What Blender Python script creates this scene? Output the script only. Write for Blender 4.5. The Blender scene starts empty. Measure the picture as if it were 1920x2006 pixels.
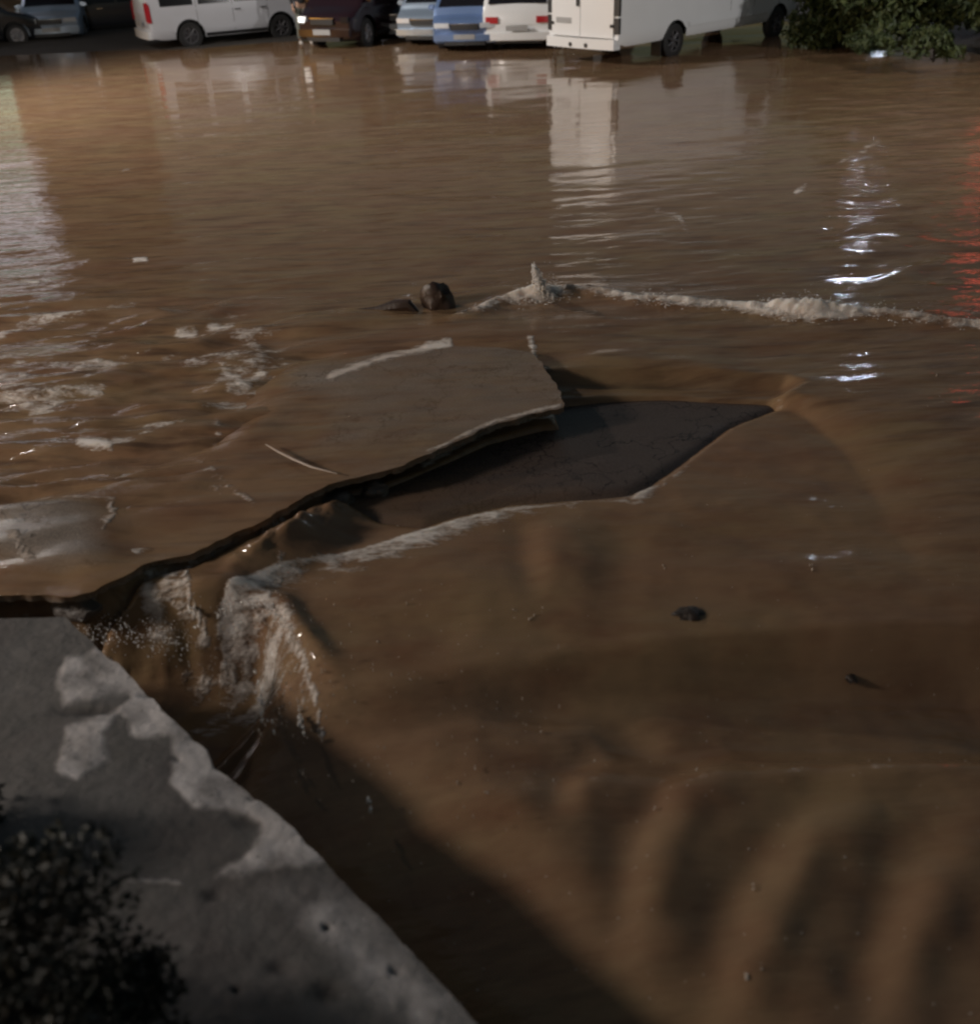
import bpy, bmesh, math, random
import numpy as np
from mathutils import Matrix, Vector, noise as mnoise

R = math.radians
PI = math.pi
scn = bpy.context.scene
C = scn.collection

# ------------------------------------------------------------------ camera
F = 1900.0
CAMZ = 3.0
PITCH, ROLL = 32.0, -2.5
cam_d = bpy.data.cameras.new('camera')
cam = bpy.data.objects.new('camera', cam_d)
C.objects.link(cam)
CR = Matrix.Rotation(R(90 - PITCH), 3, 'X') @ Matrix.Rotation(R(ROLL), 3, 'Z')
cam.matrix_world = Matrix.Translation((0, 0, CAMZ)) @ CR.to_4x4()
cam_d.sensor_fit = 'HORIZONTAL'
cam_d.sensor_width = 36
cam_d.lens = 36 * F / 1920
cam_d.clip_start = 0.05
cam_d.clip_end = 1000
cam_d.dof.use_dof = True
cam_d.dof.focus_distance = 8.5
cam_d.dof.aperture_fstop = 1.35
scn.camera = cam

# ------------------------------------------------------------------ sky and faint last light
world = bpy.data.worlds.new('World')
scn.world = world
world.use_nodes = True
wn = world.node_tree
sky = wn.nodes.new('ShaderNodeTexSky')
sky.sky_type = 'NISHITA'
sky.sun_disc = False
sky.sun_elevation = R(3)
sky.sun_rotation = R(250)
sky.dust_density = 4
bg = wn.nodes['Background']
wn.links.new(sky.outputs[0], bg.inputs[0])
bg.inputs[1].default_value = 0.08
sun_d = bpy.data.lights.new('sun', 'SUN')
sun_d.energy = 0.02
sun_d.angle = R(12)
sun_d.color = (1, .93, .85)
sun = bpy.data.objects.new('sun', sun_d)
sun.rotation_euler = (R(70), 0, R(-70))
C.objects.link(sun)

scn.view_settings.view_transform = 'Standard'
scn.view_settings.look = 'None'
scn.view_settings.exposure = 0.0
scn.view_settings.gamma = 1.0
scn.view_settings.use_curve_mapping = False
scn.render.engine = 'CYCLES'
scn.cycles.pixel_filter_type = 'GAUSSIAN'
scn.cycles.filter_width = 2.6


# ------------------------------------------------------------------ survey helpers
CRn = np.array(CR)

def at(px, py, z=0.0):
    """ground point seen in that direction, lying at height z"""
    d = CRn @ np.array([(px - 960) / F, (1003 - py) / F, -1.0])
    t = (z - CAMZ) / d[2]
    return (d[0] * t, d[1] * t)

def proj(x, y, z):
    p = np.stack([x, y, np.zeros_like(x) + z - CAMZ], -1) @ CRn
    w = -p[..., 2]
    w = np.where(w < .05, .05, w)
    return 960 + F * p[..., 0] / w, 1003 - F * p[..., 1] / w

def sstep(a, b, x):
    t = np.clip((x - a) / (b - a), 0, 1)
    return t * t * (3 - 2 * t)

def _hash(ix, iy, s):
    h = (ix * 374761393 + iy * 668265263 + s * 2147483647) & 0xffffffff
    h = ((h ^ (h >> 13)) * 1274126177) & 0xffffffff
    return ((h ^ (h >> 16)) & 0xffff) / 65535.0

def vnoise(x, y, s=0):
    ix = np.floor(x).astype(np.int64); iy = np.floor(y).astype(np.int64)
    fx = x - ix; fy = y - iy
    fx = fx * fx * fx * (fx * (fx * 6 - 15) + 10); fy = fy * fy * fy * (fy * (fy * 6 - 15) + 10)
    a = _hash(ix, iy, s); b = _hash(ix + 1, iy, s)
    c = _hash(ix, iy + 1, s); d = _hash(ix + 1, iy + 1, s)
    return (a * (1 - fx) + b * fx) * (1 - fy) + (c * (1 - fx) + d * fx) * fy - .5

def fbm(x, y, o=4, s=0, gain=.5):
    v = 0; a = 1.0
    for i in range(o):
        v = v + a * vnoise(x + 17.3 * i, y - 9.1 * i, s + i)
        x = x * 2.03; y = y * 2.03; a *= gain
    return v

def polydist(x, y, pts):
    """distance to a polyline and parameter along it (0..1) and side (positive to its right)"""
    best = np.full(x.shape, 1e9); par = np.zeros(x.shape); side = np.ones(x.shape)
    n = len(pts) - 1
    for i in range(n):
        ax, ay = pts[i]; bx, by = pts[i + 1]
        dx, dy = bx - ax, by - ay
        L = dx * dx + dy * dy + 1e-12
        t = np.clip(((x - ax) * dx + (y - ay) * dy) / L, 0, 1)
        d = np.hypot(x - ax - t * dx, y - ay - t * dy)
        m = d < best - 1e-9
        best = np.where(m, d, best)
        par = np.where(m, (i + t) / n, par)
        sg = np.sign((y - ay) * dx - (x - ax) * dy)
        side = np.where(m, -sg, side)
    return best, par, side

def inpoly(x, y, pts):
    c = np.zeros(x.shape, bool)
    j = len(pts) - 1
    for i in range(len(pts)):
        xi, yi = pts[i]; xj, yj = pts[j]
        if abs(yj - yi) > 1e-12:
            m = ((yi > y) != (yj > y)) & (x < (xj - xi) * (y - yi) / (yj - yi) + xi)
            c ^= m
        j = i
    return c

def W(pts, z=0.0):
    return [at(a, b, z) for a, b in pts]


# ------------------------------------------------------------------ object helpers
def tag(o, label=None, cat=None, group=None, kind=None):
    if label: o['label'] = label
    if cat: o['category'] = cat
    if group: o['group'] = group
    if kind: o['kind'] = kind
    return o

def empty(name, loc=(0, 0, 0), rz=0, label=None, cat=None, group=None):
    o = bpy.data.objects.new(name, None)
    o.empty_display_size = .1
    C.objects.link(o)
    o.location = loc; o.rotation_euler = (0, 0, rz)
    return tag(o, label, cat, group)

def mesh_obj(name, V, Fc, mat=None, parent=None, smooth=True, sharp=None):
    me = bpy.data.meshes.new(name)
    me.from_pydata([tuple(map(float, v)) for v in V], [], Fc)
    me.update()
    if smooth:
        me.polygons.foreach_set('use_smooth', [True] * len(me.polygons))
        if sharp: me.set_sharp_from_angle(angle=R(sharp))
    o = bpy.data.objects.new(name, me)
    C.objects.link(o)
    if mat: me.materials.append(mat)
    if parent: o.parent = parent
    return o

class MB:
    def __init__(s): s.V = []; s.F = []
    def add(s, V, Fc):
        n = len(s.V)
        s.V += [tuple(v) for v in V]
        s.F += [tuple(i + n for i in f) for f in Fc]
        return s
    def box(s, x0, x1, y0, y1, z0, z1, b=0.0):
        bm = bmesh.new()
        bmesh.ops.create_cube(bm, size=1)
        for v in bm.verts:
            v.co = Vector((x0 + (v.co.x + .5) * (x1 - x0), y0 + (v.co.y + .5) * (y1 - y0), z0 + (v.co.z + .5) * (z1 - z0)))
        if b: bmesh.ops.bevel(bm, geom=bm.edges[:], offset=b, segments=2, affect='EDGES')
        bm.verts.index_update()
        s.add([v.co[:] for v in bm.verts], [[v.index for v in f.verts] for f in bm.faces])
        bm.free(); return s
    def tube(s, pts, r, n=10, caps=True):
        pts = [Vector(p) for p in pts]
        rr = r if isinstance(r, (list, tuple)) else [r] * len(pts)
        V = []; Fc = []
        for i, p in enumerate(pts):
            d = (pts[min(i + 1, len(pts) - 1)] - pts[max(i - 1, 0)]).normalized()
            a = d.orthogonal().normalized() if abs(d.z) > .9 else d.cross(Vector((0, 0, 1))).normalized()
            b = d.cross(a)
            for k in range(n):
                t = 2 * PI * k / n
                V.append(p + (a * math.cos(t) + b * math.sin(t)) * rr[i])
        for i in range(len(pts) - 1):
            for k in range(n):
                Fc.append((i * n + k, i * n + (k + 1) % n, (i + 1) * n + (k + 1) % n, (i + 1) * n + k))
        if caps:
            Fc.append(tuple(range(n - 1, -1, -1))); Fc.append(tuple(range((len(pts) - 1) * n, len(pts) * n)))
        return s.add(V, Fc)
    def lathe(s, prof, c, axis='Y', n=28):
        """prof: (r, h) pairs, spun round an axis through c"""
        V = []; Fc = []
        for r_, h in prof:
            for k in range(n):
                t = 2 * PI * k / n
                a, b = r_ * math.cos(t), r_ * math.sin(t)
                V.append((c[0] + a, c[1] + h, c[2] + b) if axis == 'Y' else ((c[0] + h, c[1] + a, c[2] + b) if axis == 'X' else (c[0] + a, c[1] + b, c[2] + h)))
        m = len(prof)
        for i in range(m - 1):
            for k in range(n):
                Fc.append((i * n + k, i * n + (k + 1) % n, (i + 1) * n + (k + 1) % n, (i + 1) * n + k))
        return s.add(V, Fc)
    def build(s, name, mat, parent=None, smooth=True, sharp=35):
        return mesh_obj(name, s.V, s.F, mat, parent, smooth, sharp)


# ------------------------------------------------------------------ materials
def mat_new(name):
    m = bpy.data.materials.new(name)
    m.use_nodes = True
    return m, m.node_tree, m.node_tree.nodes['Principled BSDF']

def pmat(name, col, rough=.5, metal=0, coat=0, nscale=6, namt=.15, bump=0, emit=None, estr=0, bscale=None):
    m, nt, b = mat_new(name)
    tc = nt.nodes.new('ShaderNodeTexCoord')
    nz = nt.nodes.new('ShaderNodeTexNoise'); nz.inputs['Scale'].default_value = nscale; nz.inputs['Detail'].default_value = 6
    nt.links.new(tc.outputs['Object'], nz.inputs['Vector'])
    mx = nt.nodes.new('ShaderNodeMix'); mx.data_type = 'RGBA'
    mx.inputs[6].default_value = (*[c * (1 - namt) for c in col], 1)
    mx.inputs[7].default_value = (*[min(1, c * (1 + namt)) for c in col], 1)
    nt.links.new(nz.outputs[0], mx.inputs[0])
    nt.links.new(mx.outputs[2], b.inputs['Base Color'])
    b.inputs['Roughness'].default_value = rough
    b.inputs['Metallic'].default_value = metal
    b.inputs['Coat Weight'].default_value = coat
    b.inputs['Coat Roughness'].default_value = .08
    if bump:
        n2 = nt.nodes.new('ShaderNodeTexNoise'); n2.inputs['Scale'].default_value = bscale or nscale * 6; n2.inputs['Detail'].default_value = 8
        nt.links.new(tc.outputs['Object'], n2.inputs['Vector'])
        bp = nt.nodes.new('ShaderNodeBump'); bp.inputs['Strength'].default_value = 1; bp.inputs['Distance'].default_value = bump
        nt.links.new(n2.outputs[0], bp.inputs['Height']); nt.links.new(bp.outputs[0], b.inputs['Normal'])
    if emit:
        b.inputs['Emission Color'].default_value = (*emit, 1)
        b.inputs['Emission Strength'].default_value = estr
    return m

def water_mat(name, with_base=None):
    """muddy flood water: opaque silt, glossy skin; attribute foam = froth, attribute film = how much water lies on the base"""
    m, nt, b = mat_new(name)
    N, L = nt.nodes, nt.links
    tc = N.new('ShaderNodeTexCoord')
    def noise(scale, detail=4, stretch=(1, 1, 1), rot=0, rough=.5):
        mp = N.new('ShaderNodeMapping'); mp.inputs['Scale'].default_value = stretch; mp.inputs['Rotation'].default_value = (0, 0, rot)
        L.new(tc.outputs['Object'], mp.inputs['Vector'])
        z = N.new('ShaderNodeTexNoise'); z.inputs['Scale'].default_value = scale; z.inputs['Detail'].default_value = detail
        z.inputs['Roughness'].default_value = rough
        L.new(mp.outputs[0], z.inputs['Vector']); return z
    def mixc(f, a, c, clampfac=None):
        x = N.new('ShaderNodeMix'); x.data_type = 'RGBA'
        if hasattr(f, 'node'): L.new(f, x.inputs[0])
        else: x.inputs[0].default_value = f
        for i, v in ((6, a), (7, c)):
            if hasattr(v, 'node'): L.new(v, x.inputs[i])
            else: x.inputs[i].default_value = (*v, 1)
        return x.outputs[2]
    def math_(op, a, c=0.0, cl=False):
        x = N.new('ShaderNodeMath'); x.operation = op; x.use_clamp = cl
        for i, v in ((0, a), (1, c)):
            if hasattr(v, 'node'): L.new(v, x.inputs[i])
            else: x.inputs[i].default_value = v
        return x.outputs[0]
    def ramp(v, lo, hi):
        x = N.new('ShaderNodeMapRange'); x.inputs[1].default_value = lo; x.inputs[2].default_value = hi
        L.new(v, x.inputs[0]); return x.outputs[0]
    n1 = noise(.55, 5, (1, 1.8, 1), .15)
    n2 = noise(1.7, 5, (1, 2.2, 1), -.1, .6)
    silt = mixc(ramp(n1.outputs[0], .35, .65), (.250, .150, .088), (.250, .165, .087))
    silt = mixc(ramp(n2.outputs[0], .42, .72), silt, (.19, .10, .056))
    sk = N.new('ShaderNodeAttribute'); sk.attribute_name = 'streak'
    n4 = noise(2.6, 5, (.55, 4.5, 1), .12, .6)
    silt = mixc(math_('MULTIPLY', ramp(n4.outputs[0], .5, .68), math_('MULTIPLY', sk.outputs['Fac'], .75)), silt, (.105, .062, .040))
    n5 = noise(1.9, 4, (.6, 3.8, 1), .2, .55)
    silt = mixc(math_('MULTIPLY', ramp(n5.outputs[0], .56, .75), math_('MULTIPLY', sk.outputs['Fac'], .5)), silt, (.30, .22, .16))
    fo = N.new('ShaderNodeAttribute'); fo.attribute_name = 'foam'
    fn = noise(9, 6, (.7, 1.9, 1), .14, .62)
    fn2 = noise(38, 3, (.8, 1.8, 1), .14)
    ff = math_('ADD', fo.outputs['Fac'], math_('MULTIPLY', math_('SUBTRACT', fn.outputs[0], .5), 2.0))
    ff = math_('ADD', ff, math_('MULTIPLY', math_('SUBTRACT', fn2.outputs[0], .5), .7))
    ff = math_('MULTIPLY', ramp(ff, .32, 1.0), ramp(fo.outputs['Fac'], .02, .3), True)
    col = mixc(ff, silt, (.86, .78, .71))
    rough = math_('ADD', math_('MULTIPLY', ff, .45), .07)
    if with_base:
        fi = N.new('ShaderNodeAttribute'); fi.attribute_name = 'film'
        an = noise(90, 6)
        an2 = noise(3, 5, (1, 2.5, 1), -.25)
        asp = mixc(ramp(an.outputs[0], .35, .7), with_base, tuple(c * 1.7 for c in with_base))
        crk = N.new('ShaderNodeTexVoronoi'); crk.feature = 'DISTANCE_TO_EDGE'; crk.inputs['Scale'].default_value = 1.6
        wrp = noise(4, 4); vm = N.new('ShaderNodeVectorMath'); vm.operation = 'ADD'; L.new(tc.outputs['Object'], vm.inputs[0]); L.new(wrp.outputs[1], vm.inputs[1]); L.new(vm.outputs[0], crk.inputs['Vector'])
        asp = mixc(math_('SUBTRACT', 1.0, ramp(crk.outputs['Distance'], .0, .02), True), asp, tuple(c * .4 for c in with_base))
        fac = math_('ADD', fi.outputs['Fac'], math_('MULTIPLY', math_('SUBTRACT', an2.outputs[0], .5), .9), True)
        fac = math_('MULTIPLY', fac, ramp(fi.outputs['Fac'], 0, .15), True)
        col = mixc(math_('MAXIMUM', fac, ff), asp, mixc(ff, silt, (.62, .53, .46)))
        rough = math_('ADD', rough, math_('MULTIPLY', math_('SUBTRACT', 1.0, fac), .2))
    L.new(col, b.inputs['Base Color']); L.new(rough, b.inputs['Roughness'])
    b.inputs['IOR'].default_value = 1.33
    L.new(math_('MULTIPLY', ff, .8), b.inputs['Subsurface Weight']); b.inputs['Subsurface Radius'].default_value = (.09, .08, .07); b.inputs['Subsurface Scale'].default_value = 1
    # ripples: long soft ones, short ones, and stronger chop where attribute chop says
    ch = N.new('ShaderNodeAttribute'); ch.attribute_name = 'chop'
    r1 = noise(3.0, 3, (.7, 2.4, 1), .14)
    r2 = noise(10, 3, (.6, 2.6, 1), .1)
    r3 = noise(34, 3, (1, 1.5, 1), .3)
    h = math_('MULTIPLY', r1.outputs[0], .016)
    h = math_('ADD', h, math_('MULTIPLY', r2.outputs[0], .0042))
    h = math_('ADD', h, math_('MULTIPLY', r3.outputs[0], .0009))
    h = math_('MULTIPLY', h, math_('ADD', math_('MULTIPLY', ch.outputs['Fac'], 1.5), .07))
    h = math_('ADD', h, math_('MULTIPLY', math_('MULTIPLY', ff, fn.outputs[0]), .02))
    if with_base:
        h = math_('ADD', h, math_('MULTIPLY', an.outputs[0], .0015))
    bp = N.new('ShaderNodeBump'); bp.inputs['Strength'].default_value = 1; bp.inputs['Distance'].default_value = 1
    L.new(h, bp.inputs['Height']); L.new(bp.outputs[0], b.inputs['Normal'])
    return m

M = {}
M['water'] = water_mat('muddy_water')
M['wet_asphalt'] = water_mat('wet_asphalt', (.185, .152, .125))
M['dark_asphalt'] = water_mat('sunken_asphalt', (.066, .049, .041))
M['rubble'] = pmat('wet_rubble', (.10, .082, .07), .45, bump=.01, nscale=9)
M['dark_rock'] = pmat('dark_clod', (.03, .02, .014), .5, bump=.01)
M['foam'] = pmat('froth', (.72, .64, .57), .5, nscale=14, bump=.006, bscale=60)
_fb = M['foam'].node_tree.nodes['Principled BSDF']; _fb.inputs['Subsurface Weight'].default_value = 1; _fb.inputs['Subsurface Radius'].default_value = (.05, .045, .04); _fb.inputs['Subsurface Scale'].default_value = 1
M['drop'] = pmat('water_drops', (.6, .52, .44), .05, nscale=30)
M['wood'] = pmat('wet_wood', (.045, .026, .018), .4, bump=.004)
M['pale_twig'] = pmat('pale_twig', (.42, .34, .28), .5)
M['white_paint'] = pmat('white_paint', (.72, .73, .74), .3, coat=.5, nscale=1.5, namt=.05)
M['grey_white_paint'] = pmat('grey_white_paint', (.55, .56, .60), .35, coat=.4, nscale=1.5, namt=.06)
M['silver_paint'] = pmat('silver_paint', (.38, .46, .56), .3, metal=.5, coat=.5, nscale=2, namt=.05)
M['blue_paint'] = pmat('blue_paint', (.15, .23, .42), .3, metal=.3, coat=.6, nscale=2, namt=.08)
M['black_paint'] = pmat('black_paint', (.012, .013, .018), .2, coat=.6, nscale=2)
M['slate_paint'] = pmat('slate_paint', (.028, .029, .036), .25, coat=.6, nscale=2)
M['maroon_paint'] = pmat('maroon_paint', (.016, .006, .008), .22, coat=.7, nscale=2)
M['glass'] = pmat('dark_glass', (.012, .011, .014), .06, nscale=3)
M['rubber'] = pmat('tyre_rubber', (.018, .017, .017), .75, nscale=20)
M['rim'] = pmat('alloy', (.32, .31, .32), .35, metal=.7)
M['hubcap_dull'] = pmat('dull_steel_wheel', (.10, .095, .10), .5, metal=.4)
M['plastic'] = pmat('black_plastic', (.02, .02, .021), .5)
M['chrome'] = pmat('chrome', (.6, .6, .6), .15, metal=1)
M['lens_clear'] = pmat('headlight_glass', (.55, .58, .62), .1, coat=1)
M['lens_lit'] = pmat('lit_headlight', (.9, .9, .9), .2, emit=(1, .95, .9), estr=1.3)
M['lens_red'] = pmat('tail_light_red', (.42, .02, .03), .15, coat=1)
M['lens_orange'] = pmat('indicator', (.6, .2, .03), .15, coat=1)
M['plate'] = pmat('number_plate', (.32, .32, .32), .5)
M['steel'] = pmat('galvanised_steel', (.22, .23, .23), .5, metal=.5)
M['bark'] = pmat('bark', (.05, .038, .03), .9, bump=.02)
M['skin'] = pmat('skin', (.45, .28, .2), .55)
M['trousers'] = pmat('grey_green_cloth', (.15, .16, .14), .9, nscale=12)
M['jacket'] = pmat('dark_jacket_cloth', (.035, .035, .04), .9, nscale=12)
M['hair'] = pmat('dark_hair', (.02, .015, .012), .7)
M['shoe'] = pmat('white_shoe_leather', (.6, .56, .52), .5)
M['brick'] = pmat('plastered_wall', (.20, .17, .14), .85, nscale=1.2, bump=.01)
M['roofing'] = pmat('roof_sheet', (.07, .06, .06), .7)
M['lit_window'] = pmat('lit_window_glass', (.8, .8, .8), .3, emit=(.93, .9, 1), estr=1.5, nscale=.9)
M['lit_green'] = pmat('green_shop_glass', (.6, .8, .7), .3, emit=(.5, .9, .7), estr=.8)
M['lit_red'] = pmat('red_light_box', (.8, .1, .1), .3, emit=(1, .12, .08), estr=3.2)
M['frame'] = pmat('window_frame', (.3, .3, .3), .5)


def leaf_mat(name, a, b_):
    m, nt, b = mat_new(name)
    g = nt.nodes.new('ShaderNodeTexCoord'); nz = nt.nodes.new('ShaderNodeTexNoise'); nz.inputs['Scale'].default_value = 3.5
    nt.links.new(g.outputs['Object'], nz.inputs['Vector'])
    mx = nt.nodes.new('ShaderNodeMix'); mx.data_type = 'RGBA'
    mr = nt.nodes.new('ShaderNodeMapRange'); mr.inputs[1].default_value = .35; mr.inputs[2].default_value = .65
    nt.links.new(nz.outputs[0], mr.inputs[0]); nt.links.new(mr.outputs[0], mx.inputs[0])
    mx.inputs[6].default_value = (*a, 1); mx.inputs[7].default_value = (*b_, 1)
    nt.links.new(mx.outputs[2], b.inputs['Base Color'])
    b.inputs['Roughness'].default_value = .6
    return m
M['leaf'] = leaf_mat('bush_leaves', (.028, .045, .014), (.07, .09, .025))
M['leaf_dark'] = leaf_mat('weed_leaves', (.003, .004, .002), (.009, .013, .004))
M['grass'] = leaf_mat('grass_blades', (.03, .04, .014), (.06, .065, .025))


# ------------------------------------------------------------------ the broken edge of the road, as lines on the ground
POOL = -0.13
CH = -0.62
SLAB_EDGE = [(-260, 1205), (-120, 1178), (0, 1162), (60, 1158), (140, 1166), (238, 1130), (300, 1100), (372, 1084), (440, 1050), (475, 1034), (560, 994), (600, 968),
             (645, 948), (700, 938), (760, 925), (832, 896), (900, 866), (962, 836), (1060, 810), (1106, 800)]
FAR_EDGE = [(1092, 766), (1180, 757), (1300, 752), (1400, 756), (1560, 762), (1750, 790), (2000, 815), (2600, 830)]
brink = [at(a, b, .03) for a, b in SLAB_EDGE] + [at(a, b, 0) for a, b in FAR_EDGE]
lipline = W([(-500, 1215), (130, 1190), (300, 1178), (425, 1188), (500, 1180), (535, 1190), (575, 1250), (605, 1305), (660, 1365), (760, 1440), (900, 1560), (1100, 1725),
             (1300, 1890), (1450, 2020), (1800, 2400)], POOL)
weir_foam = W([(800, 640), (925, 622), (980, 596), (1060, 584), (1140, 574), (1250, 590), (1400, 600), (1500, 610), (1600, 616), (1740, 622), (1886, 640), (2200, 660)])
pool_foam = W([(1345, 915), (1300, 948), (1240, 978), (1150, 984), (1000, 996), (900, 1018), (830, 1042), (690, 1085), (560, 1122), (470, 1165), (430, 1200)], POOL)
sunk_poly_px = [(1060, 752), (1300, 748), (1540, 758), (1585, 776), (1530, 808), (1440, 846), (1360, 905), (1290, 955), (1240, 980), (1150, 988), (1000, 998), (900, 1020), (830, 1046),
                (740, 1035), (650, 1010), (600, 980), (700, 900), (900, 820)]
sunk_poly = W(sunk_poly_px, -.15)


def height(x, y, want=False):
    px0, py0 = proj(x, y, 0.0)
    px, py = proj(x, y, POOL)
    # below the broken edge the water stands lower
    d, par, side = polydist(x, y, brink)
    below = inpoly(x, y, brink + [(40, brink[-1][1]), (40, -30), (-40, -30), (-40, brink[0][1])])
    sd = d * np.where(below, 1, -1)
    wide = .045 + .22 * sstep(1500, 1640, px0) + 2.0 * sstep(1560, 1900, px0)
    pool = sstep(-.05, 1, (sd + .07 * sstep(1105, 1060, px0) * sstep(520, 680, px0)) / wide)
    h = pool * POOL
    h = h + .0 * x
    # a deep gutter where the far edge drops and under the slab lip
    gut = np.exp(-((sd - .02) / (.022 + .023 * sstep(600, 760, px0))) ** 2) * sstep(1570, 1470, px0) * sstep(-.08, -.02, sd)
    h = h - gut * (.10 + .05 * sstep(600, 700, px0))
    h = h + .11 * sstep(.01, .05, sd) * (1 - sstep(.22, .50, sd)) * sstep(760, 600, px0) * below
    h = h + .05 * pool * np.exp(-((sd - .17) / .07) ** 2) * sstep(760, 640, px0) * sstep(420, 520, px0) * (1 + 2 * fbm(x * 9, y * 9, 3, 45))
    ins = inpoly(x, y, sunk_poly)
    dsk, _, _ = polydist(x, y, sunk_poly + sunk_poly[:1])
    h = h - ins * sstep(0, .16, dsk) * .10
    # the drop into the channel beside the wall
    dl, pl, sl = polydist(x, y, lipline)
    sdl = dl * sl + .05 * fbm(x * 3.3, y * 3.3, 3, 41) * (1 - .7 * sstep(.4, .6, pl))
    wdr = .13 + .9 * sstep(.38, .6, pl)
    chn = sstep(-.25 * wdr, 1.0 * wdr + .12, sdl)
    h = h + chn * (CH - POOL)
    # rounded froth lip where it starts to fall
    h = h + .045 * np.exp(-((sdl + .06) / .07) ** 2) * sstep(.15, .25, pl) * (1 - sstep(.45, .6, pl))
    inpool = pool * (1 - chn)
    far = 1 - pool
    # streaming ribs over the flooded road on the left
    wx = x * math.cos(.16) + y * math.sin(.16)
    wy = -x * math.sin(.16) + y * math.cos(.16)
    left = sstep(900, 350, px0) * sstep(520, 700, py0) * far
    n1 = fbm(wx * .9, wy * 2.4, 3, 5)
    h = h + left * (.052 * np.sin(wy * 8 + n1 * 6.5) * (.55 + vnoise(wx * .8, wy * 1.5, 8)) + .02 * fbm(wx * 1.6, wy * 6, 3, 12))
    # swell over the flooded yard
    h = h + far * .010 * np.sin(wy * 9 + 5 * fbm(x * 1.2, y * 2, 3, 23)) * sstep(1560, 1680, px0) * sstep(620, 520, py0) * sstep(90, 200, py0)
    h = h + far * (1 - left) * (.010 * fbm(wx * .7, wy * 1.9, 3, 21) + .022 * fbm(wx * .9, wy * 3.2, 3, 24, .4) * sstep(380, 560, py0) + .009 * fbm(wx * 1.8, wy * 6.5, 3, 22) * sstep(250, 420, py0))
    # long low hump above the slab (490..1400 x, 520..680 y)
    h = h + far * .035 * np.exp(-((py0 - 640) / 45) ** 2) * sstep(450, 650, px0) * (1 - sstep(900, 1350, px0))
    h = h - far * .035 * np.exp(-((py0 - 700) / 28) ** 2) * sstep(480, 560, px0) * (1 - sstep(900, 1300, px0))
    # ridge of the hydraulic jump
    df, pf, sf = polydist(x, y, weir_foam)
    rg = sstep(860, 960, px0)
    bump = .6 + .8 * np.exp(-((px0 - 1060) / 60) ** 2) + 1.1 * np.exp(-((px0 - 1580) / 90) ** 2)
    h = h + rg * (.05 * bump * np.exp(-(df / .11) ** 2) + .02 * np.where(sf < 0, np.exp(-(df / .5) ** 2), 0))
    h = h - .03 * sstep(900, 1500, px0) * np.where(sf > 0, 1 - np.exp(-(df / .5) ** 2), 0) * far
    # small ribs behind it
    h = h + .018 * np.exp(-((py0 - 700 - .04 * (px0 - 1200)) / 14) ** 2) * sstep(1100, 1180, px0) * (1 - sstep(1380, 1500, px0))
    h = h - .02 * np.exp(-((py0 - 722 - .02 * (px0 - 1200)) / 12) ** 2) * sstep(1110, 1180, px0) * (1 - sstep(1300, 1450, px0))
    # the brown boil: steps, bulges and folds
    def g(cx, cy, sx, sy, rot=0.0):
        c, s = math.cos(rot), math.sin(rot)
        u = (px - cx) * c + (py - cy) * s; v = -(px - cx) * s + (py - cy) * c
        return np.exp(-(u / sx) ** 2 - (v / sy) ** 2)
    edge = np.interp(px, [600, 760, 950, 1150, 1400, 1600, 1920], [1345, 1330, 1290, 1262, 1235, 1222, 1212]) 
    st = sstep(0, 1, (py - edge) / 80)
    up = sstep(0, 1, (py - edge - 170) / 110)
    band = st * (1 - up)
    h = h + inpool * (-.10 * st + .05 * up - band * .085 * np.clip(x + .1, 0, 2.4))
    h = h + inpool * (.025 * g(1120, 1090, 60, 95) - .012 * g(1210, 1100, 50, 80) + .03 * g(900, 1150, 220, 70) + .02 * g(1500, 1120, 240, 40)
        - .04 * g(1050, 1350, 100, 36) - .04 * g(1235, 1400, 80, 40, .3))
    for pts, wd, am in (([(1215, 1470), (1150, 1515), (1140, 1600)], 34, .028), ([(1460, 1470), (1370, 1530), (1305, 1630), (1280, 1760), (1285, 1880)], 46, .042),
                        ([(1730, 1560), (1610, 1640), (1530, 1750), (1485, 1880), (1475, 2010)], 58, .05), ([(1960, 1600), (1850, 1720), (1790, 1860), (1775, 2040)], 60, .045),
                        ([(880, 1480), (1000, 1560), (1120, 1680), (1250, 1820)], 60, .02), ([(1500, 1480), (1700, 1490), (1950, 1480)], 34, .018),
                        ([(1090, 1020), (1075, 1090), (1100, 1160)], 34, .02), ([(1330, 1000), (1600, 1010), (1930, 1000)], 40, .014), ([(1400, 880), (1650, 900), (1930, 880)], 34, .014)):
        da, pa_, sa = polydist(px + 14 * vnoise(px / 70, py / 70, 33), py + 14 * vnoise(px / 70, py / 70, 34), pts)
        tp = .72 * np.sin(np.clip(pa_, 0, 1) * PI) ** .8
        sgn = np.where(sa > 0, -1, 1) * 1.0
        h = h + inpool * am * tp * (np.exp(-(da / wd) ** 2) - 1.0 * np.exp(-((da * sgn - wd * 1.5) / (wd * 1.1)) ** 2))
    h = h + inpool * (.012 * fbm(x * 2.2, y * 2.2, 3, 51) + .003 * fbm(x * 4, y * 8, 3, 53) + .002 * fbm(x * 9, y * 16, 2, 52))
    # falling water is ribbed down the slope; churned foot near the wall corner
    face = chn * (1 - chn) * 4 * sstep(.15, .2, pl) * (1 - sstep(.40, .55, pl))
    h = h + face * .035 * fbm((x - y) * 9, (x + y) * 2.2, 3, 61)
    pxc, pyc = proj(x, y, CH + .1)
    churn = np.exp(-((pxc - 290) / 150) ** 2 - ((pyc - 1270) / 75) ** 2)
    h = h + chn * (.10 * churn * (fbm(x * 9, y * 9, 4, 71) + .3) + .02 * fbm(x * 1.6, y * 1.6, 3, 72))
    if not want: return h
    # ---- froth
    foam = np.zeros(x.shape)
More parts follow.
